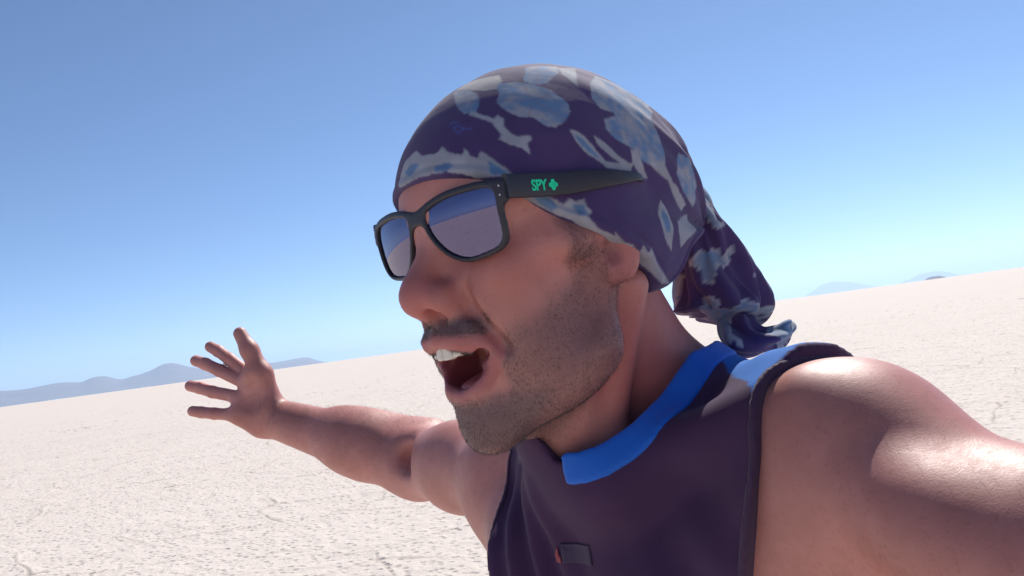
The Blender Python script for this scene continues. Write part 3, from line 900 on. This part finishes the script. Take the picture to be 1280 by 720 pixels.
def cloth_material(name, attr=None, color=(0.05, 0.05, 0.05), weave=2600, rough=0.85, sheen=0.15, bump=0.25):
    g = N(name); P = g.pos()
    wv = g.noise(weave, 2, 0.5, P); big = g.noise(35, 3, 0.6, P)
    c = g.attr(attr).outputs['Color'] if attr else g.mix(big.outputs[0], tuple(v * 1.02 for v in color), tuple(v * 1.18 for v in color))
    b = g.bump(wv.outputs[0], bump, 0.0006)
    b = g.bump(big.outputs[0], 0.15, 0.004, b)
    p = g.principled(c, rough, b, Specular_IOR_Level=0.25)
    p.inputs['Sheen Weight'].default_value = sheen
    return g.m
SCARF = cloth_material('printed_cotton', 'print')
sm = mesh_np('head_scarf', to_world(SV), SQ)
cattr(sm, 'print', relax(scarf_colour(SV, MOTIFS, 1), SQ, 1, 0.5))
scarf = add_obj('head_scarf', sm, SCARF, person)
scarf['label'] = 'dark violet cotton head scarf printed with pale blue flowers'
tm = mesh_np('scarf_tail', to_world(np.concatenate([TV, FV])), np.concatenate([TQ, FQ + len(TV)]))
cattr(tm, 'print', np.concatenate([loose_colour(TV, 2.0), loose_colour(FV, 8.0)]))
tail = add_obj('scarf_tail', tm, SCARF, scarf)

# ------------------------------------------------------------------ sunglasses
LENS = chaikin([(.009, .0345), (.022, .0376), (.033, .039), (.0487, .0390), (.0616, .0383), (.0664, .0350), (.0668, .0288), (.0662, .0172), (.0655, .0078),
        (.0600, .0026), (.0467, .0004), (.034, -.0006), (.023, .0045), (.0165, .0113), (.0113, .0188), (.0088, .027)], 2)
G_Y0, G_C, G_T, G_K = 0.0985, 2.6, 0.140, 5.5
def g_surf(x, z): return G_Y0 - G_C * x * x + G_T * (z - 0.02) - G_K * (z - 0.02) ** 2
def poly_sd(P2, poly):
    d = np.full(len(P2), 9.0); ins = np.zeros(len(P2), bool)
    a = poly; b = np.roll(poly, -1, 0)
    for p, q in zip(a, b):
        e = q - p; w = P2 - p
        t = np.clip(w @ e / (e @ e), 0, 1)
        d = np.minimum(d, np.hypot(*(w - t[:, None] * e).T))
        c = ((p[1] > P2[:, 1]) != (q[1] > P2[:, 1])) & (P2[:, 0] < (q[0] - p[0]) * (P2[:, 1] - p[1]) / (q[1] - p[1] + 1e-12) + p[0])
        ins ^= c
    return np.where(ins, -d, d)
LENS_S = LENS[::2]
def frame_fn(P, c):
    x = np.abs(P[:, 0]); z = P[:, 2]
    sd_ = poly_sd(np.stack([x, z], 1), LENS_S)
    out = sd_ - 0.0023 - 0.0016 * sstep(0.025, 0.038, z)
    # bridge between the rims, end pieces at the hinges
    br = np.maximum(np.abs(x) - 0.012, np.abs(z - 0.0318 + 8 * x * x) - 0.0048)
    ep = np.maximum(np.abs(x - 0.070) - 0.0032, np.abs(z - 0.0335) - 0.0066)
    out = smin(smin(out, br, 0.006), ep, 0.005)
    prof = smax(out, -(sd_ + 0.0006), 0.0012)
    ys = P[:, 1] - g_surf(P[:, 0], z)
    return smax(prof, np.abs(ys + 0.0006) - 0.0021, 0.0014)
GV, GQ = surface_net(frame_fn, (-0.080, 0.070, -0.012), (0.080, 0.106, 0.052), 0.0008, lip=2.5)
GV = relax(GV, GQ, 2, 0.5)
hw = lambda p: to_world(H.out(np.asarray(p)))
glasses = empty('sunglasses', hw((0, G_Y0, 0.02)))
tag(glasses, 'black sunglasses with grey mirrored lenses worn over the head scarf', 'sunglasses')
FRAME_M = plain('frame_plastic', (0.028, 0.026, 0.036), 0.45, 300, 0.15, 0.05, 0.0003, Specular_IOR_Level=0.4)
add_obj('frame_front', mesh_np('frame_front', hw(GV), GQ), FRAME_M, glasses)
def lens_material():
    g = N('mirror_lens'); P = g.pos()
    nz = g.noise(50, 2, 0.5, P)
    c = g.mix(nz.outputs[0], (0.145, 0.130, 0.225), (0.165, 0.150, 0.245))
    p = g.principled(c, 0.035, None, Metallic=1.0)
    return g.m
LENS_M = lens_material()
for sg in (1, -1):
    rings = 14; n = len(LENS); cen = LENS.mean(0); VV = []
    for i in range(rings + 1):
        k = 1.012 * (1 - i / (rings + 0.35)) 
        VV.append(cen + (LENS - cen) * k)
    VV = np.concatenate(VV); x = VV[:, 0] * sg; z = VV[:, 1]
    bulge = 0.0
    V = np.stack([x, g_surf(x, z) - 0.0006, z], 1)
    i = np.arange(rings)[:, None] * n; j = np.arange(n)[None]; jn = (j + 1) % n
    Q = np.stack([i + j, i + jn, i + n + jn, i + n + j], -1).reshape(-1, 4)
    V = np.concatenate([V, V[-n:].mean(0)[None]])
    T3 = np.stack([rings * n + np.arange(n), rings * n + (np.arange(n) + 1) % n, np.full(n, len(V) - 1), np.full(n, len(V) - 1)], 1)
    bmm = bpy.data.meshes.new('lens')
    F_ = [tuple(int(v) for v in q) for q in Q] + [tuple(int(v) for v in q[:3]) for q in T3]
    if sg > 0: F_ = [f[::-1] for f in F_]
    bmm.from_pydata([tuple(v) for v in hw(V)], [], F_)
    bmm.polygons.foreach_set('use_smooth', [True] * len(bmm.polygons))
    add_obj('lens', bmm, LENS_M, glasses)

def scarf_x(y, z, sg=1):
    """outside of the scarf / head at the given height, so the temples lie on it"""
    xs = np.linspace(0.105, 0.05, 111)
    P = H.out(np.stack([xs * sg, np.full(111, y), np.full(111, z)], 1))
    d = np.minimum(scarf_fn(P, None), BODY(P))
    i = np.argmax(d < 0); return xs[i] if (d < 0).any() else 0.06
TEMPLE = {}
for sg in (1, -1):
    st = np.linspace(0, 1, 40); V = []
    ys = 0.0855 - 0.125 * st
    zc = 0.0352 + 0.0022 * st - 0.010 * np.clip(st - 0.8, 0, 1)
    hh = 0.0058 * (1 - sstep(0.35, 1.0, st)) + 0.0012
    xo = np.array([scarf_x(y, z, sg) for y, z in zip(ys, zc)]) + 0.0035
    line = np.linspace(0.0735, max(0.080, xo.max()), 40)
    xo = np.maximum(xo, 0.0732)
    for _ in range(12): xo[1:-1] = np.maximum(xo[1:-1], (xo[:-2] + xo[2:]) / 2) if _ < 3 else (xo[:-2] + xo[1:-1] * 2 + xo[2:]) / 4
    xo -= 0.012 * sstep(0.80, 1.0, st)
    ring = [(1, -.8), (1, 0), (1, .8), (.7, 1), (-.7, 1), (-1, .8), (-1, 0), (-1, -.8), (-.7, -1), (.7, -1)]
    for y, z, h, x in zip(ys, zc, hh, xo):
        for a, b in ring: V.append((sg * (x + a * 0.0019), y, z + b * h))
    V = np.array(V); n = len(ring)
    i = np.arange(39)[:, None] * n; j = np.arange(n)[None]; jn = (j + 1) % n
    Q = np.stack([i + j, i + jn, i + n + jn, i + n + j], -1).reshape(-1, 4)
    caps = [tuple(range(n)), tuple(range(39 * n, 40 * n))[::-1]]
    bmm = bpy.data.meshes.new('temple')
    F_ = [tuple(int(v) for v in q) for q in Q]
    F_ = [f[::-1] for f in F_] if sg < 0 else F_
    bmm.from_pydata([tuple(v) for v in hw(V)], [], F_ + caps)
    bmm.polygons.foreach_set('use_smooth', [True] * len(bmm.polygons))
    TEMPLE[sg] = (ys, zc, xo, add_obj('temple', bmm, FRAME_M, glasses))
    md = TEMPLE[sg][3].modifiers.new('edge', 'BEVEL'); md.width = 0.0006; md.segments = 2; md.limit_method = 'ANGLE'

# green lettering and emblem on the temple, two steel pins at the hinge
GREEN = plain('green_print', (0.0, 0.70, 0.33), 0.45, 200, 0.05, 0.0)
def on_temple(y, dz, lift, sg=1):
    ys, zc, xo, _ = TEMPLE[sg]
    return np.array([sg * (np.interp(-y, -ys, xo) + 0.0019 + lift), y, np.interp(-y, -ys, zc) + dz])
def temple_mark(name, obj_mesh2d, sg, thick=0.00035):
    """2-D triangles (u along the temple to the back, v up) laid on the outside of the temple"""
    V2, F2 = obj_mesh2d
    A_ = np.array([on_temple(u, v, 0.00010, sg) for u, v in V2]); B_ = np.array([on_temple(u, v, 0.00010 + thick, sg) for u, v in V2])
    n = len(V2); faces = [tuple(f) for f in F2]
    edges = {}
    for f in faces:
        for a, b in zip(f, f[1:] + f[:1]): edges[(a, b)] = 1
    side = [(a, b, b + n, a + n) for a, b in edges if (b, a) not in edges]
    bmm = bpy.data.meshes.new(name)
    bmm.from_pydata([tuple(v) for v in hw(np.concatenate([A_, B_]))], [], [tuple(i + n for i in f) for f in faces] + side)
    return add_obj(name, bmm, GREEN, TEMPLE[sg][3])
def text_mesh(body):
    cu = bpy.data.curves.new('lettering', 'FONT'); cu.body = body; cu.size = 1.0; cu.offset = 0.028; cu.resolution_u = 4; cu.space_character = 0.95
    o = bpy.data.objects.new('lettering', cu); COL.objects.link(o)
    dg = bpy.context.evaluated_depsgraph_get(); dg.update()
    me = o.evaluated_get(dg).to_mesh()
    V = np.array([v.co[:2] for v in me.vertices]); F_ = [tuple(p.vertices) for p in me.polygons]
    o.evaluated_get(dg).to_mesh_clear(); bpy.data.objects.remove(o)
    return V, F_
TV2, TF2 = text_mesh('SPY')
tw = TV2[:, 0].max() - TV2[:, 0].min(); thh = TV2[:, 1].max() - TV2[:, 1].min()
y_s, y_e = 0.0672, 0.0548                              # lettering runs backwards along the temple
def emblem():
    V = []; F_ = []
    def blob(cu, cv, r, n=10):
        b = len(V)
        for i in range(n):
            a = 2 * math.pi * i / n; V.append((cu + r * math.cos(a), cv + r * math.sin(a)))
        F_.append(tuple(range(b, b + n)))
    for cu, cv in ((0, 0.0021), (0, -0.0021), (0.0021, 0), (-0.0021, 0)): blob(cu, cv, 0.00165)
    blob(0, 0, 0.0017)
    return np.array(V), F_
for sg in (1, -1):
    u = y_s + (TV2[:, 0] - TV2[:, 0].min()) / tw * (y_e - y_s) if sg > 0 else y_e - 0.004 + (TV2[:, 0] - TV2[:, 0].min()) / tw * (y_s - y_e)
    v = (TV2[:, 1] - TV2[:, 1].min()) / thh * 0.0068 - 0.0038
    F2 = TF2 if sg < 0 else TF2
    temple_mark('lettering', (np.stack([u, v], 1), F2), sg)
    EV, EF = emblem()
    temple_mark('emblem', (EV * 0.92 + np.array([0.0502 if sg > 0 else 0.0450, -0.0006]), EF), sg)
PIN = plain('pin_steel', (0.5, 0.5, 0.52), 0.3, 200, 0.05, 0.0, Metallic=1.0)

def ball(c, r, n=8, m=6):
    V = []; 
    for i in range(m + 1):
        for j in range(n):
            a = math.pi * i / m; b = 2 * math.pi * j / n
            V.append((c[0] + r * math.sin(a) * math.cos(b), c[1] + 0.5 * r * math.cos(a), c[2] + r * math.sin(a) * math.sin(b)))
    Q = [(i * n + j, i * n + (j + 1) % n, (i + 1) * n + (j + 1) % n, (i + 1) * n + j) for i in range(m) for j in range(n)]
    return np.array(V), np.array(Q)
for sg in (1, -1):
    for z in (0.0365, 0.0312):
        V, Q = ball((sg * 0.0702, g_surf(0.0702, z) + 0.0014, z), 0.00085)
        add_obj('hinge_pin', mesh_np('hinge_pin', hw(V), Q), PIN, glasses)

# ------------------------------------------------------------------ mouth: teeth and tongue
def teeth_fn(P, c):
    x, y, z = P.T
    ax = np.abs(x)
    arc = 0.0935 - 20.0 * x * x
    d = np.abs(y - arc) - 0.0032
    # eight crowns, each with a rounded lower edge
    w = np.interp(ax, [0, .0085, .0155, .03], [.0085, .0085, .0070, .0070])
    ph = np.interp(ax, [0, .0085, .0155, .0225, .0295], [0, 1, 2, 3, 4]); fr = np.abs((ph % 1) - 0.5) * 2
    low = -0.0588 + 0.0012 * fr ** 3 + 13 * x * x
    d = np.maximum(d + 0.0024 * fr ** 5, low - z)
    d = smax(d, z + 0.0488, 0.001)
    return smax(d, ax - 0.026, 0.001)
EV_, EQ_ = surface_net(teeth_fn, (-0.030, 0.074, -0.066), (0.030, 0.102, -0.044), 0.0006, lip=3)
EV_ = relax(EV_, EQ_, 2, 0.5)
TEETH = plain('enamel', (0.72, 0.66, 0.56), 0.25, 200, 0.06, 0.02, Specular_IOR_Level=0.5)
add_obj('upper_teeth', mesh_np('upper_teeth', hw(EV_), EQ_), TEETH, person)
ts = Sculpt(); ts.add(ell((0, 0.064, -0.0790), (0.017, 0.019, 0.0070)), 0.01); ts.add(ell((0, 0.048, -0.078), (0.018, 0.018, 0.009)), 0.01)
ts.add(rcone((0, 0.088, -0.0665), (0, 0.05, -0.063), 0.001, 0.001), 0.006, None, 's')
XV, XQ = surface_net(lambda P, c: ts(P, c), (-0.03, 0.03, -0.10), (0.03, 0.11, -0.05), 0.0012)
TONGUE = plain('tongue', (0.40, 0.12, 0.12), 0.35, 400, 0.15, 0.2, 0.0006, Specular_IOR_Level=0.5)
add_obj('tongue', mesh_np('tongue', hw(XV), XQ), TONGUE, person)

# ------------------------------------------------------------------ sleeveless top
def base_shape(g):
    s = Sculpt()
    s.add(rcone(hp(0, -0.028, -0.020), tp(0, -0.020, 0.030), 0.051 + g, 0.060 + g), 0.009)
    s.add(rcone(hp(0, 0.012, -0.075), tp(0, 0.040, 0.000), 0.034 + g, 0.045 + g), 0.010)
    for sg in (1, -1): s.add(rcone(hp(sg * 0.060, -0.020, -0.030), tp(sg * 0.016, 0.068, -0.010), 0.012 + g, 0.010 + g), 0.012)
    torso(s, g)
    s.add(rcone(tp(0.044, 0.078, 0.012), tp(0.058, 0.018, 0.046), 0.020 + g, 0.022 + g), 0.03)
    return s
def hit(px, py, fn, t0=0.30, t1=1.3):
    d = np.array([(px - 640) / FPX, (360 - py) / FPX, 1.0])
    t = np.linspace(t0, t1, 1500)
    v = fn(t[:, None] * d)
    i = np.argmax(v < 0)
    return t[i] * d if (v < 0).any() else None
SB = base_shape(0.0075)
def plane(a, b, c, toward):
    n = np.cross(b - a, c - a); n /= np.linalg.norm(n)
    if n @ (toward - a) < 0: n = -n
    return a, n
sbf = lambda P: SB(P)

# neckline: where the edge of the band lies on his neck and chest, mirrored to the other side
_n = T.loc(np.array([hit(x, y, sbf) for x, y in ((690, 573), (705, 571), (725, 568), (745, 561), (768, 548), (790, 532), (813, 510), (835, 485), (850, 464), (864, 443))]))
print('HIT neckline', _n.round(4).tolist())
NK_C = 0.015
_back = np.array([[0.070, -0.030, 0.0], [0.060, -0.055, 0.0], [0.035, -0.078, 0.0], [0.0, -0.085, 0.0]]); _back[:, 2] = _n[-1, 2] + np.array([0.010, 0.012, 0.013, 0.013])
_all = np.concatenate([_n, _back])
_o = np.argsort(_all[:, 1]); NK_Y = _all[_o, 1]; NK_Z = _all[_o, 2]
_g = np.arctan2(_all[:, 1] - NK_C, _all[:, 0]); _o = np.argsort(_g); NK_A = _g[_o]; NK_R = np.hypot(_all[:, 0], _all[:, 1] - NK_C)[_o]
def neck_f(q):
    x = np.abs(q[:, 0]); y = q[:, 1] - NK_C
    r_ = np.hypot(x, y); R_ = np.interp(np.arctan2(y, x), NK_A, NK_R)
    return (R_ - r_) * 0.62 + (q[:, 2] - np.interp(q[:, 1], NK_Y, NK_Z)) * 0.50 - 0.011 * sstep(0.030, 0.012, q[:, 0]) * sstep(0.04, 0.07, q[:, 1])
def arm_f(q, sg):
    x = q[:, 0] * sg; y = q[:, 1]; z = q[:, 2]
    xe = 0.163 + 0.24 * np.clip(0.060 - y, 0, 0.06) - 0.18 * np.clip(0.03 - z, 0, 0.17) - 1.2 * np.clip(0.03 - z, 0, 0.17) ** 2
    if sg < 0: xe = xe - 0.050
    return smin(x - xe, z + 0.125, 0.05)
def shirt_folds(q):
    x, y, z = q.T
    w = sstep(0.03, -0.02, x) * sstep(0.03, -0.03, z)
    f = 0.0034 * np.sin(x * 190 + 22 * z + 2.2 * np.sin(z * 16) + 7 * fbm(q * 14, 2)) * w
    f += 0.0035 * np.sin((x * 0.8 + z * 0.55) * 105 + 3 * np.sin(z * 11)) * sstep(0.04, -0.06, z) * sstep(0.06, 0.11, x)
    f += (fbm(q * np.array([26, 26, 9]) + 5, 3) - 0.5) * 0.010 * sstep(0.05, -0.10, z)
    return f
def shirt_fn(P, c):
    q = T.loc(P)
    d = SB(P, c) - shirt_folds(q) - 0.008 * sstep(-0.12, -0.45, q[:, 2]) - 0.010 * sstep(0.10, 0.14, np.abs(q[:, 0])) * sstep(0.06, 0.02, q[:, 1]) * sstep(0.0, 0.04, q[:, 2])
    d = smax(d, neck_f(q), 0.003)
    d = smax(d, arm_f(q, 1), 0.003); d = smax(d, arm_f(q, -1), 0.003)
    return smax(d, -0.60 - q[:, 2], 0.004)
HV, HQ = surface_net(shirt_fn, (-0.16, -0.80, 0.38), (0.36, 0.02, 0.96), 0.0030, lip=1.8)
HV = relax(HV, HQ, 2, 0.5)
SHIRT = N('dark_jersey')
_P = SHIRT.pos(); _w = SHIRT.noise(1800, 2, 0.5, _P); _b = SHIRT.noise(30, 3, 0.6, _P)
_c = SHIRT.mix(_b.outputs[0], (0.050, 0.021, 0.060), (0.066, 0.029, 0.076))
_c = SHIRT.mix(SHIRT.attr('yoke').outputs['Fac'], _c, (0.012, 0.145, 0.50))
SHIRT.principled(_c, 0.8, SHIRT.bump(_w.outputs[0], 0.3, 0.0006), Specular_IOR_Level=0.2, Sheen_Weight=0.06)
shm = mesh_np('top', to_world(HV), HQ)
_q = T.loc(HV)
fattr(shm, 'yoke', (_q[:, 1] < -0.01 + 1.0 * np.clip(np.abs(_q[:, 0]) - 0.08, 0, 1)) & (_q[:, 2] > -0.02) & (arm_f(_q, 1) < -0.003) & (arm_f(_q, -1) < -0.003))
top = add_obj('sleeveless_top', shm, SHIRT.m, person)
top['label'] = 'dark purple sleeveless sports top with blue yoke behind'
NB = base_shape(0.0090)
NECKLINE = np.concatenate([_all, (_all * np.array([-1, 1, 1]))[::-1]])
def neck_dist(q):
    d = np.full(len(q), 9.0)
    for a, b in zip(NECKLINE, np.roll(NECKLINE, -1, 0)): d = np.minimum(d, seg_dist(q, a, b))
    return d
NB_X = _n[1, 0] - 0.004
def band_fn(P, c):
    q = T.loc(P)
    f = neck_f(q)
    d = NB(P, c)
    d = smax(d, f - 0.0015, 0.003)
    d = smax(d, neck_dist(q) - 0.0195, 0.003)
    return smax(d, NB_X - q[:, 0], 0.005)
NV, NQ = surface_net(band_fn, (-0.10, -0.30, 0.46), (0.30, 0.06, 0.80), 0.0020, lip=1.8)
NV = relax(NV, NQ, 2, 0.5)
BAND = cloth_material('blue_rib', None, (0.010, 0.110, 0.50), 1500, 0.6, 0.1)
nbd = add_obj('neckband', mesh_np('neckband', to_world(NV), NQ), BAND, top)
nbd['label'] = 'bright blue neckband'
# binding round the armholes
def bind_fn(P, c):
    q = T.loc(P)
    d = SB(P, c) - 0.0022
    d = smax(d, neck_f(q), 0.003)
    a = smax(arm_f(q, 1), arm_f(q, -1), 0.002)
    d = smax(d, a - 0.0012, 0.002)
    return smax(d, -0.0045 - a, 0.002)
IV, IQ = surface_net(bind_fn, (-0.16, -0.42, 0.38), (0.36, 0.02, 0.96), 0.0022, lip=1.8)
IV = relax(IV, IQ, 2, 0.5)
def submesh(V, Q, m):
    Q = Q[m[Q].all(1)]; u = np.zeros(len(V), bool); u[Q.ravel()] = True
    return V[u], (np.cumsum(u) - 1)[Q]
BIND = cloth_material('dark_binding', None, (0.046, 0.021, 0.052), 1500, 0.75, 0.15)
for sg in (1, -1):
    v_, q_ = submesh(IV, IQ, T.loc(IV)[:, 0] * sg > 0)
    add_obj('armhole_binding', mesh_np('armhole_binding', to_world(v_), q_), BIND, top)

# chest badge: a blue-grey patch with a small red flash beside it, laid on the cloth
def patch(name, cor, mat, lift, n=14):
    c = [np.array(v, float) for v in cor]; V = []
    for i in range(n + 1):
        for j in range(n + 1):
            u, v = i / n, j / n
            p = (c[0] * (1 - u) + c[1] * u) * (1 - v) + (c[3] * (1 - u) + c[2] * u) * v
            # drop on to the chest along its outward direction
            o = T.out(p); dv = T.M[:, 1]
            t = np.linspace(0.12, -0.12, 240); hitv = shirt_fn(o + t[:, None] * dv, None)
            k = np.argmax(hitv < 0); V.append(o + (t[k] + lift) * dv)
    V = np.array(V)
    i = np.arange(n)[:, None] * (n + 1); j = np.arange(n)[None]
    Q = np.stack([i + j, i + j + 1, i + n + 2 + j, i + n + 1 + j], -1).reshape(-1, 4)
    o = add_obj(name, mesh_np(name, to_world(V), Q), mat, top)
    md = o.modifiers.new('thickness', 'SOLIDIFY'); md.thickness = 0.0008; md.offset = -1
    return o
_h = hit(716, 676, lambda P: shirt_fn(P, None)); _l = T.loc(_h[None])[0]
print('HIT badge', _l)
BADGE = cloth_material('badge_grey', None, (0.042, 0.028, 0.062), 1500, 0.6, 0.1)
RED = cloth_material('badge_red', None, (0.24, 0.045, 0.06), 1500, 0.6, 0.1)
bx, bz = _l[0], _l[2] - 0.005
patch('badge', [(bx - .008, .1, bz + .003), (bx + .018, .1, bz + .004), (bx + .018, .1, bz - .010), (bx - .008, .1, bz - .010)], BADGE, 0.0016)
patch('badge_flash', [(bx - .0135, .1, bz - .004), (bx - .011, .1, bz + .001), (bx - .0095, .1, bz - .010), (bx - .0150, .1, bz - .010)], RED, 0.0016)

# ------------------------------------------------------------------ trousers and shoes (below the picture)
GZ = -T.loc(((np.array([FEET[0], FEET[1], 0.0]) - CAMPOS) @ BASIS)[None])[0][2]       # height of the torso origin above the ground
tr = Sculpt()
tr.add(ell((0.012, -0.005, -0.60), (0.155, 0.112, 0.13)), 0.05, T)
STEP = {1: 0.10, -1: -0.12}
for sg in (1, -1):
    y = STEP[sg]
    tr.add(rcone((sg * 0.085, -0.005, -0.66), (sg * 0.095, y * 0.55 + 0.02, -1.06), 0.088, 0.062), 0.05, T)
    tr.add(rcone((sg * 0.095, y * 0.55 + 0.02, -1.06), (sg * 0.10, y - 0.01, -GZ + 0.10), 0.062, 0.050), 0.04, T)
def trouser_fn(P, c):
    q = T.loc(P)
    d = tr(P, c) - (fbm(q * np.array([18, 18, 11]), 3) - 0.5) * 0.014
    return smax(smax(d, q[:, 2] + 0.52, 0.004), -GZ + 0.055 - q[:, 2], 0.004)
lo = np.array([-0.20, -1.72, 0.28]); hi = np.array([0.56, -0.60, 0.92])
PV, PQ = surface_net(trouser_fn, lo, hi, 0.007, lip=1.8)
PV = relax(PV, PQ, 2, 0.5)
TROUSER = cloth_material('grey_cotton', None, (0.10, 0.095, 0.085), 900, 0.9, 0.1)
add_obj('trousers', mesh_np('trousers', to_world(PV), PQ), TROUSER, person)
SHOE = plain('shoe_leather', (0.06, 0.045, 0.035), 0.6, 150, 0.2, 0.2)
SOLE = plain('shoe_rubber', (0.03, 0.03, 0.03), 0.8, 150, 0.2, 0.1)
for sg in (1, -1):
    y = STEP[sg]; g0 = -GZ
    sh = Sculpt()
    sh.add(rcone((sg * 0.10, y - 0.035, g0 + 0.045), (sg * 0.10, y - 0.015, g0 + 0.10), 0.036, 0.042), 0.03, T)
    sh.add(rcone((sg * 0.10, y - 0.03, g0 + 0.042), (sg * 0.115, y + 0.15, g0 + 0.036), 0.036, 0.034), 0.03, T)
    fn = lambda P, c, sh=sh, g0=g0: smax(sh(P, c), g0 + 0.020 - T.loc(P)[:, 2], 0.004)
    mn = T.out(np.array([[sg * 0.10 + a, y + b, g0 + d] for a in (-.1, .1) for b in (-.15, .25) for d in (0, .2)]))
    V, Q = surface_net(fn, mn.min(0), mn.max(0), 0.005, lip=1.8)
    shoe = add_obj('shoe', mesh_np('shoe', to_world(V), Q), SHOE, person)
    sl = Sculpt(); sl.add(rcone((sg * 0.10, y - 0.03, g0 + 0.02), (sg * 0.115, y + 0.15, g0 + 0.02), 0.040, 0.040), 0.01, T)
    fn = lambda P, c, sl=sl, g0=g0: smax(sl(P, c), np.abs(T.loc(P)[:, 2] - g0 - 0.010) - 0.0115, 0.003)
    V, Q = surface_net(fn, mn.min(0), mn.max(0), 0.004, lip=2.5)
    add_obj('sole', mesh_np('sole', to_world(V), Q), SOLE, shoe)

# ------------------------------------------------------------------ stubble and arm hair
def vnormals(V, Q):
    n = np.cross(V[Q[:, 2]] - V[Q[:, 0]], V[Q[:, 3]] - V[Q[:, 1]])
    out = np.zeros_like(V)
    for k in range(4):
        for a in range(3): out[:, a] += np.bincount(Q[:, k], n[:, a], len(V))
    return out / np.maximum(np.linalg.norm(out, axis=1), 1e-12)[:, None]
BN = vnormals(BV, BQ)
def hairs(name, idx, length, rad, comb, mat, parent):
    n = len(idx); r = RNG
    p = BV[idx] + (r.random((n, 3)) - 0.5) * 0.002
    nn = BN[idx]
    p = p - nn * ((p - BV[idx]) * nn).sum(1)[:, None] - nn * 0.0003
    d = nn * 0.75 + comb[idx] + (r.random((n, 3)) - 0.5) * 0.5
    d /= np.linalg.norm(d, axis=1)[:, None]
    L = length * (0.5 + r.random(n)); 
    t1 = np.cross(d, np.array([0.3, 0.5, 0.8])); t1 /= np.linalg.norm(t1, axis=1)[:, None]; t2 = np.cross(d, t1)
    V = np.concatenate([p + t1 * rad, p + (-0.5 * t1 + 0.866 * t2) * rad, p + (-0.5 * t1 - 0.866 * t2) * rad, p + d * L[:, None]])
    i = np.arange(n)
    F_ = np.concatenate([np.stack([i, i + n, i + 3 * n], 1), np.stack([i + n, i + 2 * n, i + 3 * n], 1), np.stack([i + 2 * n, i, i + 3 * n], 1)])
    o = add_obj(name, mesh_np(name, to_world(V), F_), mat, parent)
    o['kind'] = 'stuff'
    return o
HAIR = plain('dark_hair', (0.038, 0.030, 0.031), 0.55, 500, 0.3, 0.0)
qh = H.loc(BV)
dens = bd * (0.55 + 0.9 * fbm(BV * 55 + 2, 3)); dens = np.clip(dens, 0, 1)
dens *= 1 + 2.2 * ((np.abs(qh[:, 0]) < 0.034) & (qh[:, 2] > -0.06) & (qh[:, 1] > 0.08)) + 1.2 * (sb > 0.3)
pr = dens / dens.sum()
ids = RNG.choice(len(BV), 40000, p=pr)
comb = np.tile(HEAD.M @ np.array([0, -0.25, -0.8]), (len(BV), 1))
hairs('stubble', ids, 0.0017, 0.00008, comb, HAIR, person)
# fine hair on the forearm of the outstretched arm and on the upper arm by the camera
fore = seg_dist(BV, EL_R, WR_R) < 0.07
fore &= ((BV - EL_R) @ (WR_R - EL_R) > -0.01) & (((BV - WR_R) @ (WR_R - EL_R)) < -0.002) & (BN[:, 1] > 0.05)
ids = RNG.choice(np.flatnonzero(fore), 1700)
comb = np.tile((WR_R - EL_R) / np.linalg.norm(WR_R - EL_R) * 1.1, (len(BV), 1))
ARMHAIR = plain('brown_hair', (0.09, 0.055, 0.035), 0.5, 500, 0.3, 0.0)
hairs('arm_hair', ids, 0.0065, 0.00007, comb, ARMHAIR, person)
near = (seg_dist(BV, SH_L, EL_L) < 0.075) & ((BV - SH_L) @ (EL_L - SH_L) > 0.008)
ids = RNG.choice(np.flatnonzero(near), 1500)
comb = np.tile((EL_L - SH_L) / np.linalg.norm(EL_L - SH_L) * 1.2, (len(BV), 1))
hairs('arm_hair', ids, 0.0055, 0.00005, comb, ARMHAIR, person)
